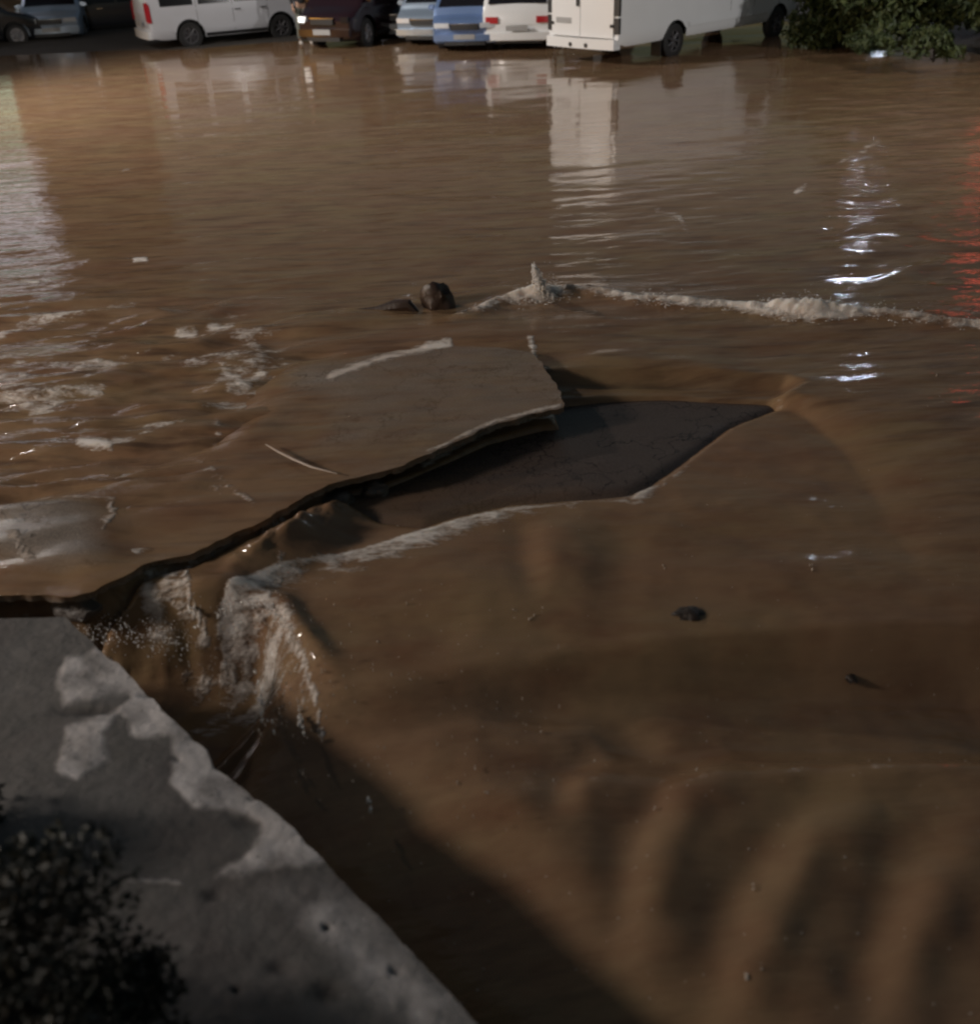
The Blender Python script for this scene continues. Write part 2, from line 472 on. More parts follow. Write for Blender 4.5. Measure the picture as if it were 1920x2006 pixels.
    big = fbm(x * 2.6, y * 2.6, 4, 81)
    foam = np.maximum(foam, rg * np.exp(-(df / (.045 + .065 * bump)) ** 2) * (.7 + .45 * bump + 1.2 * big))
    h = h + .04 * rg * bump * np.exp(-(df / (.06 + .06 * bump)) ** 2) * (fbm(x * 10, y * 16, 5, 85, .6) + .2)
    foam = np.maximum(foam, rg * .55 * np.where(sf < 0, np.exp(-(df / .45) ** 2), 0) * (.5 * bump + 1.3 * big))
    dp, pp, sp = polydist(x, y, pool_foam)
    foam = np.maximum(foam, np.exp(-(dp / .022) ** 2) * (.75 + .8 * big + .25 * sstep(.6, .9, pp)))
    foam = np.maximum(foam, np.exp(-(dp / (.10 + .10 * pp)) ** 2) * np.where(sp < 0, 1, .1) * (.15 + .5 * pp + .9 * big))
    foam = np.maximum(foam, .9 * g(1262, 962, 34, 16, -.5))
    # fall: streaks down the face
    stx = fbm((x - y) * 7, (x + y) * 1.0, 3, 83)
    fallz = sstep(.17, .21, pl) * (1 - sstep(.42, .55, pl))
    for pts, wd, am in (([(432, 1225), (436, 1195), (470, 1178), (525, 1184), (562, 1228), (592, 1285), (612, 1335), (622, 1400)], 7, 1.0),
                        ([(560, 1240), (580, 1300), (590, 1350)], 6, .6), ([(372, 1150), (376, 1185), (395, 1205)], 5, .9), ([(560, 1110), (530, 1150), (528, 1180)], 7, .7)):
        dd, _, _ = polydist(px, py, pts)
        foam = np.maximum(foam, am * np.exp(-(dd / wd) ** 2) * (.8 + .8 * big))
    foam = np.maximum(foam, fallz * np.exp(-((sdl - .0) / .08) ** 2) * (.30 + 1.2 * stx))
    foam = np.maximum(foam, fallz * np.exp(-((sdl - .25) / .25) ** 2) * (.16 + 1.9 * stx))
    foam = np.maximum(foam, churn * (.25 + 1.5 * fbm(x * 6, y * 6, 3, 84)))
    dl2, _, _ = polydist(px, py, [(830, 915), (900, 880), (962, 848), (1060, 822), (1108, 812)])
    foam = np.maximum(foam, .9 * np.exp(-(dl2 / 6) ** 2))
    for pts, wd, am in (([(415, 640), (455, 642), (490, 665), (515, 700), (512, 730), (480, 755), (450, 762)], 13, .75),
                        ([(440, 725), (465, 735), (470, 755)], 12, .9),
                        ([(0, 655), (60, 630), (150, 612), (260, 600)], 9, .6), ([(350, 652), (380, 650)], 9, .7),  # first line: some froth, mostly painted highlights of the lit building on ripples
                        ([(0, 765), (60, 758)], 9, .8), ([(160, 872), (215, 876)], 9, 1.0), ([(425, 830), (430, 850)], 9, .9),
                        ([(20, 545), (75, 555)], 6, .9), ([(265, 508), (285, 508)], 6, .9), ([(240, 335), (255, 335)], 4, .8),
                        ([(650, 737), (700, 718), (760, 700), (820, 688), (880, 676)], 9, 1.15),
                        ([(1640, 322), (1680, 300), (1720, 280)], 6, .7), ([(1560, 375), (1578, 365)], 6, .9),
                        ([(1290, 412), (1330, 425), (1345, 455)], 9, .45), ([(300, 275), (420, 265)], 5, .35), ([(1040, 668), (1048, 700), (1062, 722)], 7, .95)):
        dd, _, _ = polydist(px0, py0, pts)
        foam = np.maximum(foam, am * np.exp(-(dd / wd) ** 2) * (.75 + .9 * big))
    foam = np.maximum(foam, .5 * left * sstep(.14, .30, fbm(wx * 1.4, wy * 5, 3, 90)))
    chop = .25 + .9 * sstep(1550, 1680, px0) * sstep(540, 400, py0) + .5 * sstep(300, 60, px0) + .7 * left
    chop = chop * (.6 * sstep(-100, 520, py0) + .5 * sstep(1580, 1700, px0) * sstep(20, 140, py0)) * (1 - .75 * np.exp(-((px0 - 1180) / 160) ** 2) * sstep(420, 330, py0))
    chop = np.maximum(chop, (.42 + .5 * vnoise(x * 1.1, y * 1.6, 66)) * pool) + .8 * churn + .25 * sstep(420, 640, py0) * far
    return h, np.clip(foam, 0, 1.3), np.clip(chop, 0, 1.5), .18 + .72 * far + .3 * left


def set_attr(me, name, arr):
    a = me.attributes.new(name, 'FLOAT', 'POINT')
    a.data.foreach_set('value', np.ascontiguousarray(arr, dtype=np.float32).ravel())

def grid_obj(name, X, Y, Z, mat, attrs=None, keep=None):
    ny, nx = X.shape
    co = np.stack([X, Y, Z], -1).reshape(-1, 3).astype(np.float32)
    idx = np.arange(nx * ny).reshape(ny, nx)
    q = np.stack([idx[:-1, :-1], idx[:-1, 1:], idx[1:, 1:], idx[1:, :-1]], -1).reshape(-1, 4)
    if keep is not None: q = q[keep.ravel()]
    me = bpy.data.meshes.new(name)
    me.vertices.add(len(co)); me.vertices.foreach_set('co', co.ravel())
    me.loops.add(q.size); me.loops.foreach_set('vertex_index', q.astype(np.int32).ravel())
    me.polygons.add(len(q)); me.polygons.foreach_set('loop_start', np.arange(0, q.size, 4, dtype=np.int32))
    me.update(calc_edges=True)
    me.polygons.foreach_set('use_smooth', np.ones(len(q), bool))
    for k, v in (attrs or {}).items(): set_attr(me, k, v)
    me.materials.append(mat)
    o = bpy.data.objects.new(name, me); C.objects.link(o)
    return o

def stretch_axis(a, b, lo, hi, d, grow=1.05):
    """dense between a and b, growing outwards to lo and hi"""
    mid = list(np.arange(a, b, d)); l = []; r_ = []
    s = d; v = a
    while v > lo: s *= grow; v -= s; l.append(v)
    s = d; v = mid[-1]
    while v < hi: s *= grow; v += s; r_.append(v)
    return np.array(l[::-1] + mid + r_)

xs = stretch_axis(-4.2, 4.6, -45, 45, .022, 1.035)
ys = stretch_axis(1.2, 9.5, .2, 33, .022, 1.012)
X, Y = np.meshgrid(xs, ys)
H, FO, CHO, STK = height(X, Y, True)
shore = 31 + 1.2 * np.sin(X * .35) + .8 * fbm(X * .3, Y * 0, 2, 3)
water = grid_obj('water', X, Y, H, M['water'], {'foam': FO, 'chop': CHO, 'streak': STK})
tag(water, kind='structure')

# ground under and round the flood, one sheet to the horizon
gx = stretch_axis(-40, 40, -400, 400, .8, 1.15)
gy = stretch_axis(-6, 60, -60, 600, .8, 1.15)
GX, GY = np.meshgrid(gx, gy)
GZ = -1.4 + 1.33 * sstep(8, 19, GY) + .25 * sstep(26, 36, GY) + .03 * fbm(GX * .4, GY * .4, 3, 9)
GZ = GZ + 1.0 * sstep(9.5, 14, GX) * sstep(17, 24, GY) * (1 - sstep(60, 90, GY)) * .55
M['ground'] = pmat('ground_earth', (.045, .036, .028), .85, nscale=.7, namt=.4, bump=.03, bscale=9)
tag(grid_obj('ground', GX, GY, GZ, M['ground']), kind='structure')


# ------------------------------------------------------------------ plates of broken road
def plate(name, poly, zf, step, mat, thick, attrf, label, cat, seed):
    rnd = random.Random(seed)
    # finer, ragged outline
    P = []
    for i in range(len(poly)):
        a = np.array(poly[i]); b = np.array(poly[(i + 1) % len(poly)])
        n = max(1, int(np.hypot(*(b - a)) / .05))
        nrm = np.array([-(b - a)[1], (b - a)[0]]); nrm = nrm / (np.hypot(*nrm) + 1e-9)
        for k in range(n):
            P.append(tuple(a + (b - a) * k / n + nrm * rnd.uniform(-.012, .012)))
    pa = np.array(P)
    x0, y0 = pa.min(0) - step; x1, y1 = pa.max(0) + step
    X, Y = np.meshgrid(np.arange(x0, x1 + step, step), np.arange(y0, y1 + step, step))
    cx = (X[:-1, :-1] + X[1:, 1:]) / 2; cy = (Y[:-1, :-1] + Y[1:, 1:]) / 2
    keep = inpoly(cx, cy, P)
    ny, nx = X.shape
    idx = np.arange(nx * ny).reshape(ny, nx)
    q = np.stack([idx[:-1, :-1], idx[:-1, 1:], idx[1:, 1:], idx[1:, :-1]], -1)[keep]
    used = np.unique(q); remap = -np.ones(nx * ny, int); remap[used] = np.arange(len(used))
    q = remap[q]; vx = X.ravel()[used].copy(); vy = Y.ravel()[used].copy()
    cnt = {}
    for f in q:
        for k in range(4):
            e = (f[k], f[(k + 1) % 4]); cnt[(min(e), max(e))] = cnt.get((min(e), max(e)), 0) + 1
    be = [(f[k], f[(k + 1) % 4]) for f in q for k in range(4) if cnt[(min(f[k], f[(k + 1) % 4]), max(f[k], f[(k + 1) % 4]))] == 1]
    bv = sorted({v for e in be for v in e})
    Pc = P + P[:1]
    A = np.array(Pc[:-1]); B = np.array(Pc[1:]); D = B - A; LL = (D ** 2).sum(1) + 1e-12
    for v in bv:
        p = np.array([vx[v], vy[v]])
        t = np.clip(((p - A) * D).sum(1) / LL, 0, 1); c = A + D * t[:, None]
        k = np.argmin(((c - p) ** 2).sum(1)); vx[v], vy[v] = c[k]
    vz = zf(vx, vy)
    V = np.stack([vx, vy, vz], 1).tolist(); Fc = [tuple(int(i) for i in f) for f in q]
    low = {}
    for v in bv:
        low[v] = len(V); V.append([vx[v] + rnd.uniform(-.01, .01), vy[v] + rnd.uniform(-.01, .01), vz[v] - thick * rnd.uniform(.8, 1.1)])
    for a, b in be: Fc.append((int(b), int(a), low[a], low[b]))
    o = mesh_obj(name, V, Fc, mat, None, True, 45)
    at_ = attrf(np.array([v[0] for v in V]), np.array([v[1] for v in V]))
    for k in at_: at_[k][len(vx):] = 0
    for k, a in at_.items(): set_attr(o.data, k, a)
    return tag(o, label, cat)

slab_px = [(-260, 1205), (-120, 1178), (0, 1162), (60, 1158), (140, 1166), (238, 1130), (300, 1100), (372, 1084), (440, 1050), (475, 1034), (560, 994), (600, 968),
           (645, 948), (700, 938), (760, 925), (832, 896), (900, 866), (962, 836), (1060, 810), (1106, 800), (1100, 770), (1072, 735), (1062, 715), (1045, 690), (985, 682), (890, 680), (780, 690), (660, 706),
           (560, 716), (470, 770), (380, 830), (200, 880), (0, 930), (-260, 980)]
slab_poly = W(slab_px, .045)

def slab_z(x, y):
    px, py = proj(x, y, .045)
    d, _, _ = polydist(x, y, slab_poly[20:] )
    leftn = sstep(620, 380, px)
    z = .055 - .12 * leftn * (1 - sstep(.0, .55, d))
    wy = -x * math.sin(.16) + y * math.cos(.16); wx = x * math.cos(.16) + y * math.sin(.16)
    z = z + sstep(700, 350, px) * .012 * np.sin(wy * 14 + 5 * fbm(wx, wy * 2, 3, 5))
    z = z + .10 * np.exp(-((px - 90) / 130) ** 4 - ((py - 1050) / 62) ** 4) * sstep(.0, .25, d) * 0 + .055 * np.exp(-((px - 80) / 150) ** 4 - ((py - 1045) / 65) ** 4)
    z = z - .018 * sstep(760, 560, px)
    return z + .006 * fbm(x * 3, y * 3, 3, 101) - .02 * sstep(900, 1100, px) * sstep(740, 680, py)

def slab_at(x, y):
    px, py = proj(x, y, .045)
    film = .95 * sstep(700, 480, px + (py - 900) * .3) + .7 * sstep(60, 0, np.abs(py - (960 - .28 * (px - 500)))) * sstep(1000, 500, px) + .55
    film = film * (1 - 1.0 * np.exp(-((px - 85) / 150) ** 4 - ((py - 1050) / 75) ** 4))
    film = film * (1 - .8 * np.exp(-((px - 620) / 90) ** 2 - ((py - 740) / 32) ** 2))
    foam = np.zeros(x.shape)
    for pts, wd, am in (([(215, 980), (222, 1010), (205, 1040)], 7, .8), ([(0, 985), (90, 970), (225, 978)], 6, .65), ([(395, 900), (450, 950), (500, 985)], 6, .6),
                        ([(380, 890), (430, 960)], 6, .5), ([(650, 737), (700, 718), (760, 700), (820, 688), (880, 676)], 8, 1.1),
                        ([(835, 890), (900, 860), (962, 830), (1060, 805), (1098, 796)], 4, 1.1), ([(30, 1060), (60, 1100)], 12, .7), ([(15, 1000), (100, 1040)], 12, .45)):
        dd, _, _ = polydist(px, py, pts)
        foam = np.maximum(foam, am * np.exp(-(dd / wd) ** 2))
    return {'film': np.clip(film, 0, 1), 'foam': foam, 'chop': np.full(x.shape, .6), 'streak': np.full(x.shape, .7)}

plate('asphalt_slab', slab_poly, slab_z, .03, M['wet_asphalt'], .042, slab_at,
      'large wet plate of broken asphalt, its ragged edge hanging over the washed out hole', 'asphalt slab', 3)

def sunk_z(x, y):
    px, py = proj(x, y, -.15)
    t = sstep(1000, 760, py)
    d, _, _ = polydist(x, y, sunk_poly + sunk_poly[:1])
    return POOL - .03 + .04 * sstep(0, .12, d) - .03 * t + .004 * fbm(x * 3, y * 3, 3, 111) - .006 * sstep(1200, 1500, px) * t

def sunk_at(x, y):
    px, py = proj(x, y, -.15)
    film = .5 * sstep(880, 1010, py) * sstep(1300, 900, px) * .8
    d, _, _ = polydist(x, y, pool_foam)
    return {'film': film, 'foam': .5 * np.exp(-(d / .03) ** 2), 'chop': np.full(x.shape, .1)}

plate('sunken_asphalt', sunk_poly, sunk_z, .035, M['dark_asphalt'], .09, sunk_at,
      'smooth dark sheet of asphalt sunk in the hole beside the larger slab', 'asphalt slab', 4)


# ------------------------------------------------------------------ rubble, sticks, clods
def rock(name, px, py, z, r, mat, label, cat='rubble', squash=(1, 1, .7), seed=0, group=None, rz=0.0):
    bm = bmesh.new()
    bmesh.ops.create_icosphere(bm, subdivisions=3, radius=1)
    for v in bm.verts:
        n = mnoise.noise(v.co * 1.3 + Vector((seed * 7.7, 0, 0))) * .5 + mnoise.noise(v.co * 3.1 + Vector((0, seed * 3.3, 0))) * .2
        v.co *= (1 + n)
        v.co = Vector((v.co.x * squash[0], v.co.y * squash[1], v.co.z * squash[2])) * r
    me = bpy.data.meshes.new(name); bm.to_mesh(me); bm.free()
    me.polygons.foreach_set('use_smooth', [True] * len(me.polygons)); me.set_sharp_from_angle(angle=R(40))
    o = bpy.data.objects.new(name, me); C.objects.link(o); me.materials.append(mat)
    x, y = at(px, py, z); o.location = (x, y, z); o.rotation_euler = (0, 0, rz)
    return tag(o, label, cat, group)

rock('asphalt_lump', 735, 962, -.10, .075, M['rubble'], 'round muddy lump of asphalt just below the slab edge, the right one of two', squash=(1, .9, .8), seed=2)
rock('asphalt_lump', 655, 985, -.12, .11, M['rubble'], 'muddy lump of asphalt below the slab edge, left of a rounder lump', squash=(1.1, .9, .7), seed=5)
rock('asphalt_lump', 160, 1190, -.12, .10, M['rubble'], 'broken lump wedged under the slab by the wall corner', squash=(1.2, .8, .8), seed=6)
rock('floating_clod', 1350, 1197, POOL + .02, .065, M['dark_rock'], 'dark oval clod floating in the middle of the brown water', 'clod', (1.25, .8, .35), 7)
def settle(o):
    o.location.z = float(height(np.array([o.location.x]), np.array([o.location.y]))[0])
settle(bpy.data.objects['floating_clod'])
rock('floating_clod', 1676, 1278, POOL - .02, .035, M['dark_rock'], 'tiny dark clod floating at the right of the brown water', 'clod', (.8, 1.3, .4), 8)
settle(bpy.data.objects['floating_clod.001'])
rock('stranded_block', 858, 592, .05, .17, M['wood'], 'dark block of timber sticking out of the shallow flood above the slab', 'timber block', (.8, .6, 1.0), 9)

mb = MB()
p = [at(690, 606, .03), at(740, 604, .03), at(775, 600, .05), at(800, 598, .06), at(815, 606, .03)]
mb.tube([(p[0][0], p[0][1], .015), (p[1][0], p[1][1], .02), (p[2][0], p[2][1], .05), (p[3][0], p[3][1], .06), (p[4][0], p[4][1], 0)], [.012, .03, .06, .055, .03], 8)
tag(mb.build('branch', M['wood'], None), 'dark waterlogged branch lying left of the timber block', 'branch')
pts = [(520, 868), (545, 885), (575, 900), (610, 915), (660, 925)]
mb = MB().tube([(*at(a, b, .085), .085 - .01 * (i in (0, 4))) for i, (a, b) in enumerate(pts)], [.004, .007, .008, .007, .003], 6)
tag(mb.build('twig', M['pale_twig'], None), 'pale curved twig lying on the wet asphalt slab', 'twig')


# ------------------------------------------------------------------ froth blobs, jets and drops: uncountable
def icos(sub):
    bm = bmesh.new(); bmesh.ops.create_icosphere(bm, subdivisions=sub, radius=1)
    V = np.array([v.co[:] for v in bm.verts]); Fc = [[v.index for v in f.verts] for f in bm.faces]
    bm.free(); return V, Fc
IV, IF = icos(1)

def blobs(name, items, mat, label, cat, melt=0):
    """items: (x, y, z, rx, ry, rz) ellipsoids, a little lumpy"""
    V = []; Fc = []; n = 0
    rnd = np.random.RandomState(5)
    for it in items:
        v = IV * (1 + rnd.uniform(-.25, .25, (len(IV), 1))) * np.array(it[3:6])
        if len(it) > 6:
            a = it[6]; v = np.stack([v[:, 0] + v[:, 2] * math.sin(a), v[:, 1], v[:, 2]], 1)
        V.append(v + np.array(it[:3])); Fc += [[i + n for i in f] for f in IF]; n += len(IV)
    o = mesh_obj(name, np.concatenate(V), Fc, mat)
    if melt:
        md = o.modifiers.new('melt', 'REMESH'); md.mode = 'VOXEL'; md.voxel_size = melt; md.use_smooth_shade = True
        ms = o.modifiers.new('soft', 'SMOOTH'); ms.factor = .5; ms.iterations = 2
        dg = bpy.context.evaluated_depsgraph_get(); dg.update()
        em = bpy.data.meshes.new_from_object(o.evaluated_get(dg)); o.modifiers.clear(); o.data = em
        if not em.materials: em.materials.append(mat)
        em.polygons.foreach_set('use_smooth', [True] * len(em.polygons))
    return tag(o, label, cat, kind='stuff')

rnd = random.Random(11)
it = []
def lin(pts, t):
    t = max(0, min(.9999, t)) * (len(pts) - 1); i = int(t)
    return tuple(pts[i][k] + (pts[i + 1][k] - pts[i][k]) * (t - i) for k in (0, 1))
wf_px = [(925, 622), (980, 596), (1060, 584), (1140, 574), (1250, 590), (1400, 600), (1500, 610), (1600, 616), (1740, 622), (1886, 640), (1990, 650)]
for k in range(6500):
    t = rnd.random()
    px, py = lin(wf_px, t)
    amp = .25 + .9 * math.exp(-((px - 1065) / 45) ** 2) + 1.0 * math.exp(-((px - 1570) / 75) ** 2) + .5 * math.exp(-((px - 1740) / 60) ** 2) + .25 * math.exp(-((px - 1290) / 70) ** 2)
    if rnd.random() > amp: continue
    z = abs(rnd.gauss(0, 1)) * .045 * amp * (1 + .8 * math.sin(px * .09) * math.sin(px * .031))
    x, y = at(px + rnd.gauss(0, 9), py + rnd.gauss(0, 2 + 7 * amp), 0)
    r_ = rnd.uniform(.0015, .0055) * (1.1 if z < .05 else .7)
    it.append((x, y, z + .012, r_ * rnd.uniform(1, 3), r_, r_ * .8))
for k in range(900):                                     # the upright jet
    t = rnd.random(); x, y = at(1068 - 22 * t + rnd.gauss(0, 7 * (1 - t) + 2), 588, 0)
    r_ = rnd.uniform(.003, .009) * (1.15 - t * .6)
    it.append((x, y + rnd.gauss(0, .03), .02 + t * .30, r_, r_, r_ * 1.8))
blobs('froth_crest', it, M['foam'], 'broken white froth and spray along the ridge across the flood', 'froth')

it = []
for k in range(800):                                     # churned corner under the slab
    px = rnd.gauss(rnd.choice([165, 215, 300, 330]), 32); py = rnd.gauss(1225, 26) + (px - 200) * .08
    if px < 110: continue
    z = -.22 + rnd.uniform(0, .12) - .0004 * max(0, px - 150)
    x, y = at(px, py, z); r_ = rnd.uniform(.001, .0042)
    it.append((x, y, z, r_ * rnd.uniform(.7, 1.6), r_, r_ * rnd.uniform(.7, 1.8)))
for k in range(380):                                     # the lip of the fall
    px, py = lin([(430, 1205), (470, 1180), (525, 1185), (560, 1225), (595, 1290), (615, 1350), (625, 1400)], rnd.random() ** 1.1)
    z = POOL + .03 - .002 * max(0, py - 1230)
    x, y = at(px + rnd.gauss(0, 6), py + rnd.gauss(0, 7), z); r_ = rnd.uniform(.001, .0045)
    it.append((x, y, z, r_, r_, r_ * rnd.uniform(1, 3)))
for cx, cy, n_, s_ in ((512, 1370, 34, 10), (590, 1415, 18, 5), (722, 1262, 6, 3), (760, 1362, 8, 4), (725, 1580, 7, 4), (372, 1175, 24, 7), (468, 1085, 16, 5), (545, 1080, 14, 5)):
    for k in range(n_):
        z = POOL - .1 if cy > 1200 else -.12
        dy = rnd.gauss(0, 2.8 * s_); x, y = at(cx + rnd.gauss(0, s_ * .55) + dy * .2, cy + dy, z); r_ = rnd.uniform(.003, .0075)
        it.append((x, y, z + .0, r_, r_, r_ * 2.6))
blobs('froth_fall', it, M['foam'], 'froth and spray where the water drops beside the concrete wall', 'froth')

it = []
spots = [(1010, 1195, 5), (1040, 1205, 6), (1062, 1198, 5), (1172, 1330, 9), (982, 1330, 5), (1060, 1425, 4), (930, 1500, 4), (950, 1545, 5), (1283, 1585, 5), (1470, 1665, 5),
         (1475, 1735, 5), (1465, 1905, 9), (1490, 1890, 5), (1365, 1500, 5), (1165, 1488, 5), (740, 1255, 3), (1135, 1828, 4), (955, 1555, 3), (1300, 1110, 3), (1590, 1110, 6),
         (650, 1470, 4), (660, 1510, 5), (590, 1500, 4), (605, 1525, 3), (1835, 735, 4), (1840, 775, 3), (700, 1620, 3), (895, 1530, 3)]
for px, py, s_ in spots:
    for k in range(max(2, s_ // 2)):
        x, y = at(px + rnd.gauss(0, s_ * .55), py + rnd.gauss(0, s_), POOL + .05)
        z = float(height(np.array([x]), np.array([y]))[0]); r_ = rnd.uniform(.003, .003 + s_ * .0006)
        x, y = at(*[float(a) for a in (px + rnd.gauss(0, s_ * .4), py + rnd.gauss(0, s_ * .8))], z + .01)
        it.append((x, y, z + r_, r_ * .8, r_, r_ * 1.6))
for k in range(520):
    px, py = (rnd.uniform(420, 1100), rnd.gauss(1400, 130)) if k % 3 == 0 else (rnd.gauss(500, 90), rnd.gauss(1300, 75))
    if px < 300 + (py - 1270) * 1.05: continue
    z = -.15 + rnd.uniform(0, .15); x, y = at(px, py, z); r_ = rnd.uniform(.001, .0032)
    it.append((x, y, z, r_, r_, r_ * rnd.uniform(1.5, 5)))
for k in range(260):                                     # flecks of froth drifting on the brown water
    px, py = rnd.uniform(680, 1940), rnd.uniform(820, 1990)
    x, y = at(px, py, POOL); z = float(height(np.array([x]), np.array([y]))[0])
    if z < -.5: continue
    r_ = rnd.uniform(.0008, .0035)
    it.append((x, y, z, r_ * 1.6, r_, r_ * .6))
blobs('spray_drops', it, M['drop'], 'scattered drops of spray over the brown water', 'spray')


# ------------------------------------------------------------------ concrete wall in the foreground
def concrete_mat():
    m, nt, b = mat_new('weathered_concrete')
    N, L = nt.nodes, nt.links
    tc = N.new('ShaderNodeTexCoord')
    def nz(s, d=6, r_=.6):
        z = N.new('ShaderNodeTexNoise'); z.inputs['Scale'].default_value = s; z.inputs['Detail'].default_value = d; z.inputs['Roughness'].default_value = r_
        L.new(tc.outputs['Object'], z.inputs['Vector']); return z.outputs[0]
    def mix(f, a, c):
        x = N.new('ShaderNodeMix'); x.data_type = 'RGBA'; L.new(f, x.inputs[0])
        for i, v in ((6, a), (7, c)):
            if hasattr(v, 'node'): L.new(v, x.inputs[i])
            else: x.inputs[i].default_value = (*v, 1)
        return x.outputs[2]
    def mr(v, lo, hi):
        x = N.new('ShaderNodeMapRange'); x.inputs[1].default_value = lo; x.inputs[2].default_value = hi; L.new(v, x.inputs[0]); return x.outputs[0]
    base = mix(mr(nz(4), .35, .65), (.095, .088, .082), (.135, .125, .118))
    base = mix(mr(nz(1.3), .5, .7), base, (.085, .07, .066))
    crust = mix(mr(nz(7), .3, .7), (.42, .39, .38), (.60, .56, .55))
    at_ = N.new('ShaderNodeAttribute'); at_.attribute_name = 'crust'
    col = mix(at_.outputs['Fac'], base, crust)
    st = N.new('ShaderNodeAttribute'); st.attribute_name = 'stain'
    col = mix(st.outputs['Fac'], col, (.025, .02, .018))
    col = mix(mr(nz(60, 4), .62, .72), col, (.06, .055, .05))
    L.new(col, b.inputs['Base Color'])
    b.inputs['Roughness'].default_value = .8
    bp = N.new('ShaderNodeBump'); bp.inputs['Distance'].default_value = .004
    ad = N.new('ShaderNodeMath'); ad.operation = 'ADD'; L.new(nz(45), ad.inputs[0]); L.new(nz(160, 3), ad.inputs[1])
    L.new(ad.outputs[0], bp.inputs['Height']); L.new(bp.outputs[0], b.inputs['Normal'])
    return m
M['concrete'] = concrete_mat()

ZW = .10
edge_px = [(130, 1208), (165, 1240), (197, 1272), (245, 1315), (290, 1362), (345, 1412), (378, 1450), (405, 1468), (420, 1500), (470, 1540), (522, 1575), (580, 1625), (628, 1680),
           (690, 1738), (750, 1795), (790, 1850), (830, 1885), (880, 1932), (940, 2006), (1010, 2080), (1150, 2230), (1500, 2650)]
eW = [np.array(at(a, b, ZW)) for a, b in edge_px]
inner_dir = np.array([-.80, -.60])
# left side of the plan: the wall top runs back from its waterside edge; far end is square with the slab
far_px = [(130, 1208), (60, 1206), (-60, 1204), (-400, 1215)]
ncol = 620
ts = np.linspace(0, 1, ncol) ** 1.0
cum = np.cumsum([0] + [np.hypot(*(eW[i + 1] - eW[i])) for i in range(len(eW) - 1)])
def edge_at(s):
    i = min(np.searchsorted(cum, s, 'right') - 1, len(eW) - 2)
    t = (s - cum[i]) / (cum[i + 1] - cum[i]); return eW[i] * (1 - t) + eW[i + 1] * t
far_a = np.array(at(130, 1208, ZW)); far_b = np.array(at(-500, 1225, ZW)); fdir = (far_b - far_a) / np.hypot(*(far_b - far_a))
rows = []; NJ = 230; WID = 2.3
for s in np.linspace(0, cum[-1], ncol):
    e = edge_at(s)
    e = e + np.array([.7, .7]) * float(.012 * fbm(np.array([s * 9.0]), np.array([0.0]), 4, 7)[0])
    rows.append([e + fdir * WID * (j / (NJ - 1)) ** 1.25 for j in range(NJ)])
P = np.array(rows); WX, WY = P[..., 0], P[..., 1]
px, py = proj(WX, WY, ZW)
wob = 14 * fbm(px / 40, py / 40, 4, 121)
wob2 = 14 * fbm(px / 40, py / 40, 4, 122)
c1 = [(120, 1285), (194, 1262), (240, 1270), (340, 1340), (470, 1450), (610, 1590), (720, 1700), (624, 1690), (563, 1705), (409, 1730), (440, 1700), (491, 1657), (507, 1612), (450, 1597), (379, 1592),
      (322, 1540), (330, 1500), (328, 1448), (251, 1446), (251, 1418), (235, 1412), (210, 1440), (225, 1500), (150, 1535), (105, 1510), (120, 1420), (230, 1385), (255, 1362), (120, 1395), (105, 1350)]
dC, _, _ = polydist(px + wob, py + wob2, c1 + c1[:1])
inC = inpoly(px + wob, py + wob2, c1)
crust = np.where(inC, sstep(0, 18, dC), 0)
c2 = [(250, 1720), (350, 1722), (352, 1730), (250, 1730)]
crust = np.maximum(crust, .6 * inpoly(px + wob, py + wob2 * .3, c2))
crust2 = .45 * sstep(120, 20, np.abs(px - (620 + (py - 1760) * .98) )) * sstep(1700, 1780, py) * (1 + fbm(px / 60, py / 60, 4, 126))
tone = np.clip(np.maximum(crust, crust2), 0, 1)
tone = tone * (.80 + .9 * fbm(px / 45, py / 35, 5, 127))

relief = .005 * crust + .008 * fbm(WX * 5, WY * 5, 4, 123) + .003 * fbm(WX * 25, WY * 25, 3, 124)
stain = np.zeros(px.shape)
for a, b_, sx, sy, am in ((640, 1945, 32, 22, .9), (545, 1895, 26, 16, .7), (462, 1938, 7, 6, 1), (637, 1816, 7, 6, 1), (415, 1748, 22, 12, .75), (775, 1900, 10, 7, .5), (590, 1620, 0.1, .1, 0),
                         (345, 1485, 9, 7, .7), (430, 1502, 10, 6, .7), (300, 1360, 22, 5, .7), (170, 1395, 60, 8, .7), (497, 1565, 10, 5, .5), (485, 1612, 26, 14, .6)):
    stain = np.maximum(stain, am * np.exp(-((px - a + wob * .5) / max(sx, 1)) ** 2 - ((py - b_ + wob2 * .5) / max(sy, 1)) ** 2))
relief = relief - .02 * stain
WZ = ZW + relief
WZ[:, 0] -= .03; WZ[:, 1] -= .006
# far end and waterside skirts
sk = [(0, -.02), (1, 0), (0, 0)]
X2 = np.concatenate([WX[:, :1] - .0 + .012, WX], 1); Y2 = np.concatenate([WY[:, :1] + .012, WY], 1); Z2 = np.concatenate([np.full((ncol, 1), -1.3), WZ], 1)
T2 = np.concatenate([tone[:, :1] * .6, tone], 1); S2 = np.concatenate([stain[:, :1] + .25, stain], 1)
X2 = np.concatenate([X2[:1], X2], 0); Y2 = np.concatenate([Y2[:1] + .01, Y2], 0); Z2 = np.concatenate([np.full((1, NJ + 1), -1.3), Z2], 0)
T2 = np.concatenate([T2[:1] * .5, T2], 0); S2 = np.concatenate([S2[:1] + .3, S2], 0)
cw = grid_obj('concrete_wall', X2[:, ::-1], Y2[:, ::-1], Z2[:, ::-1], M['concrete'], {'crust': T2[:, ::-1], 'stain': np.clip(S2[:, ::-1], 0, 1)})
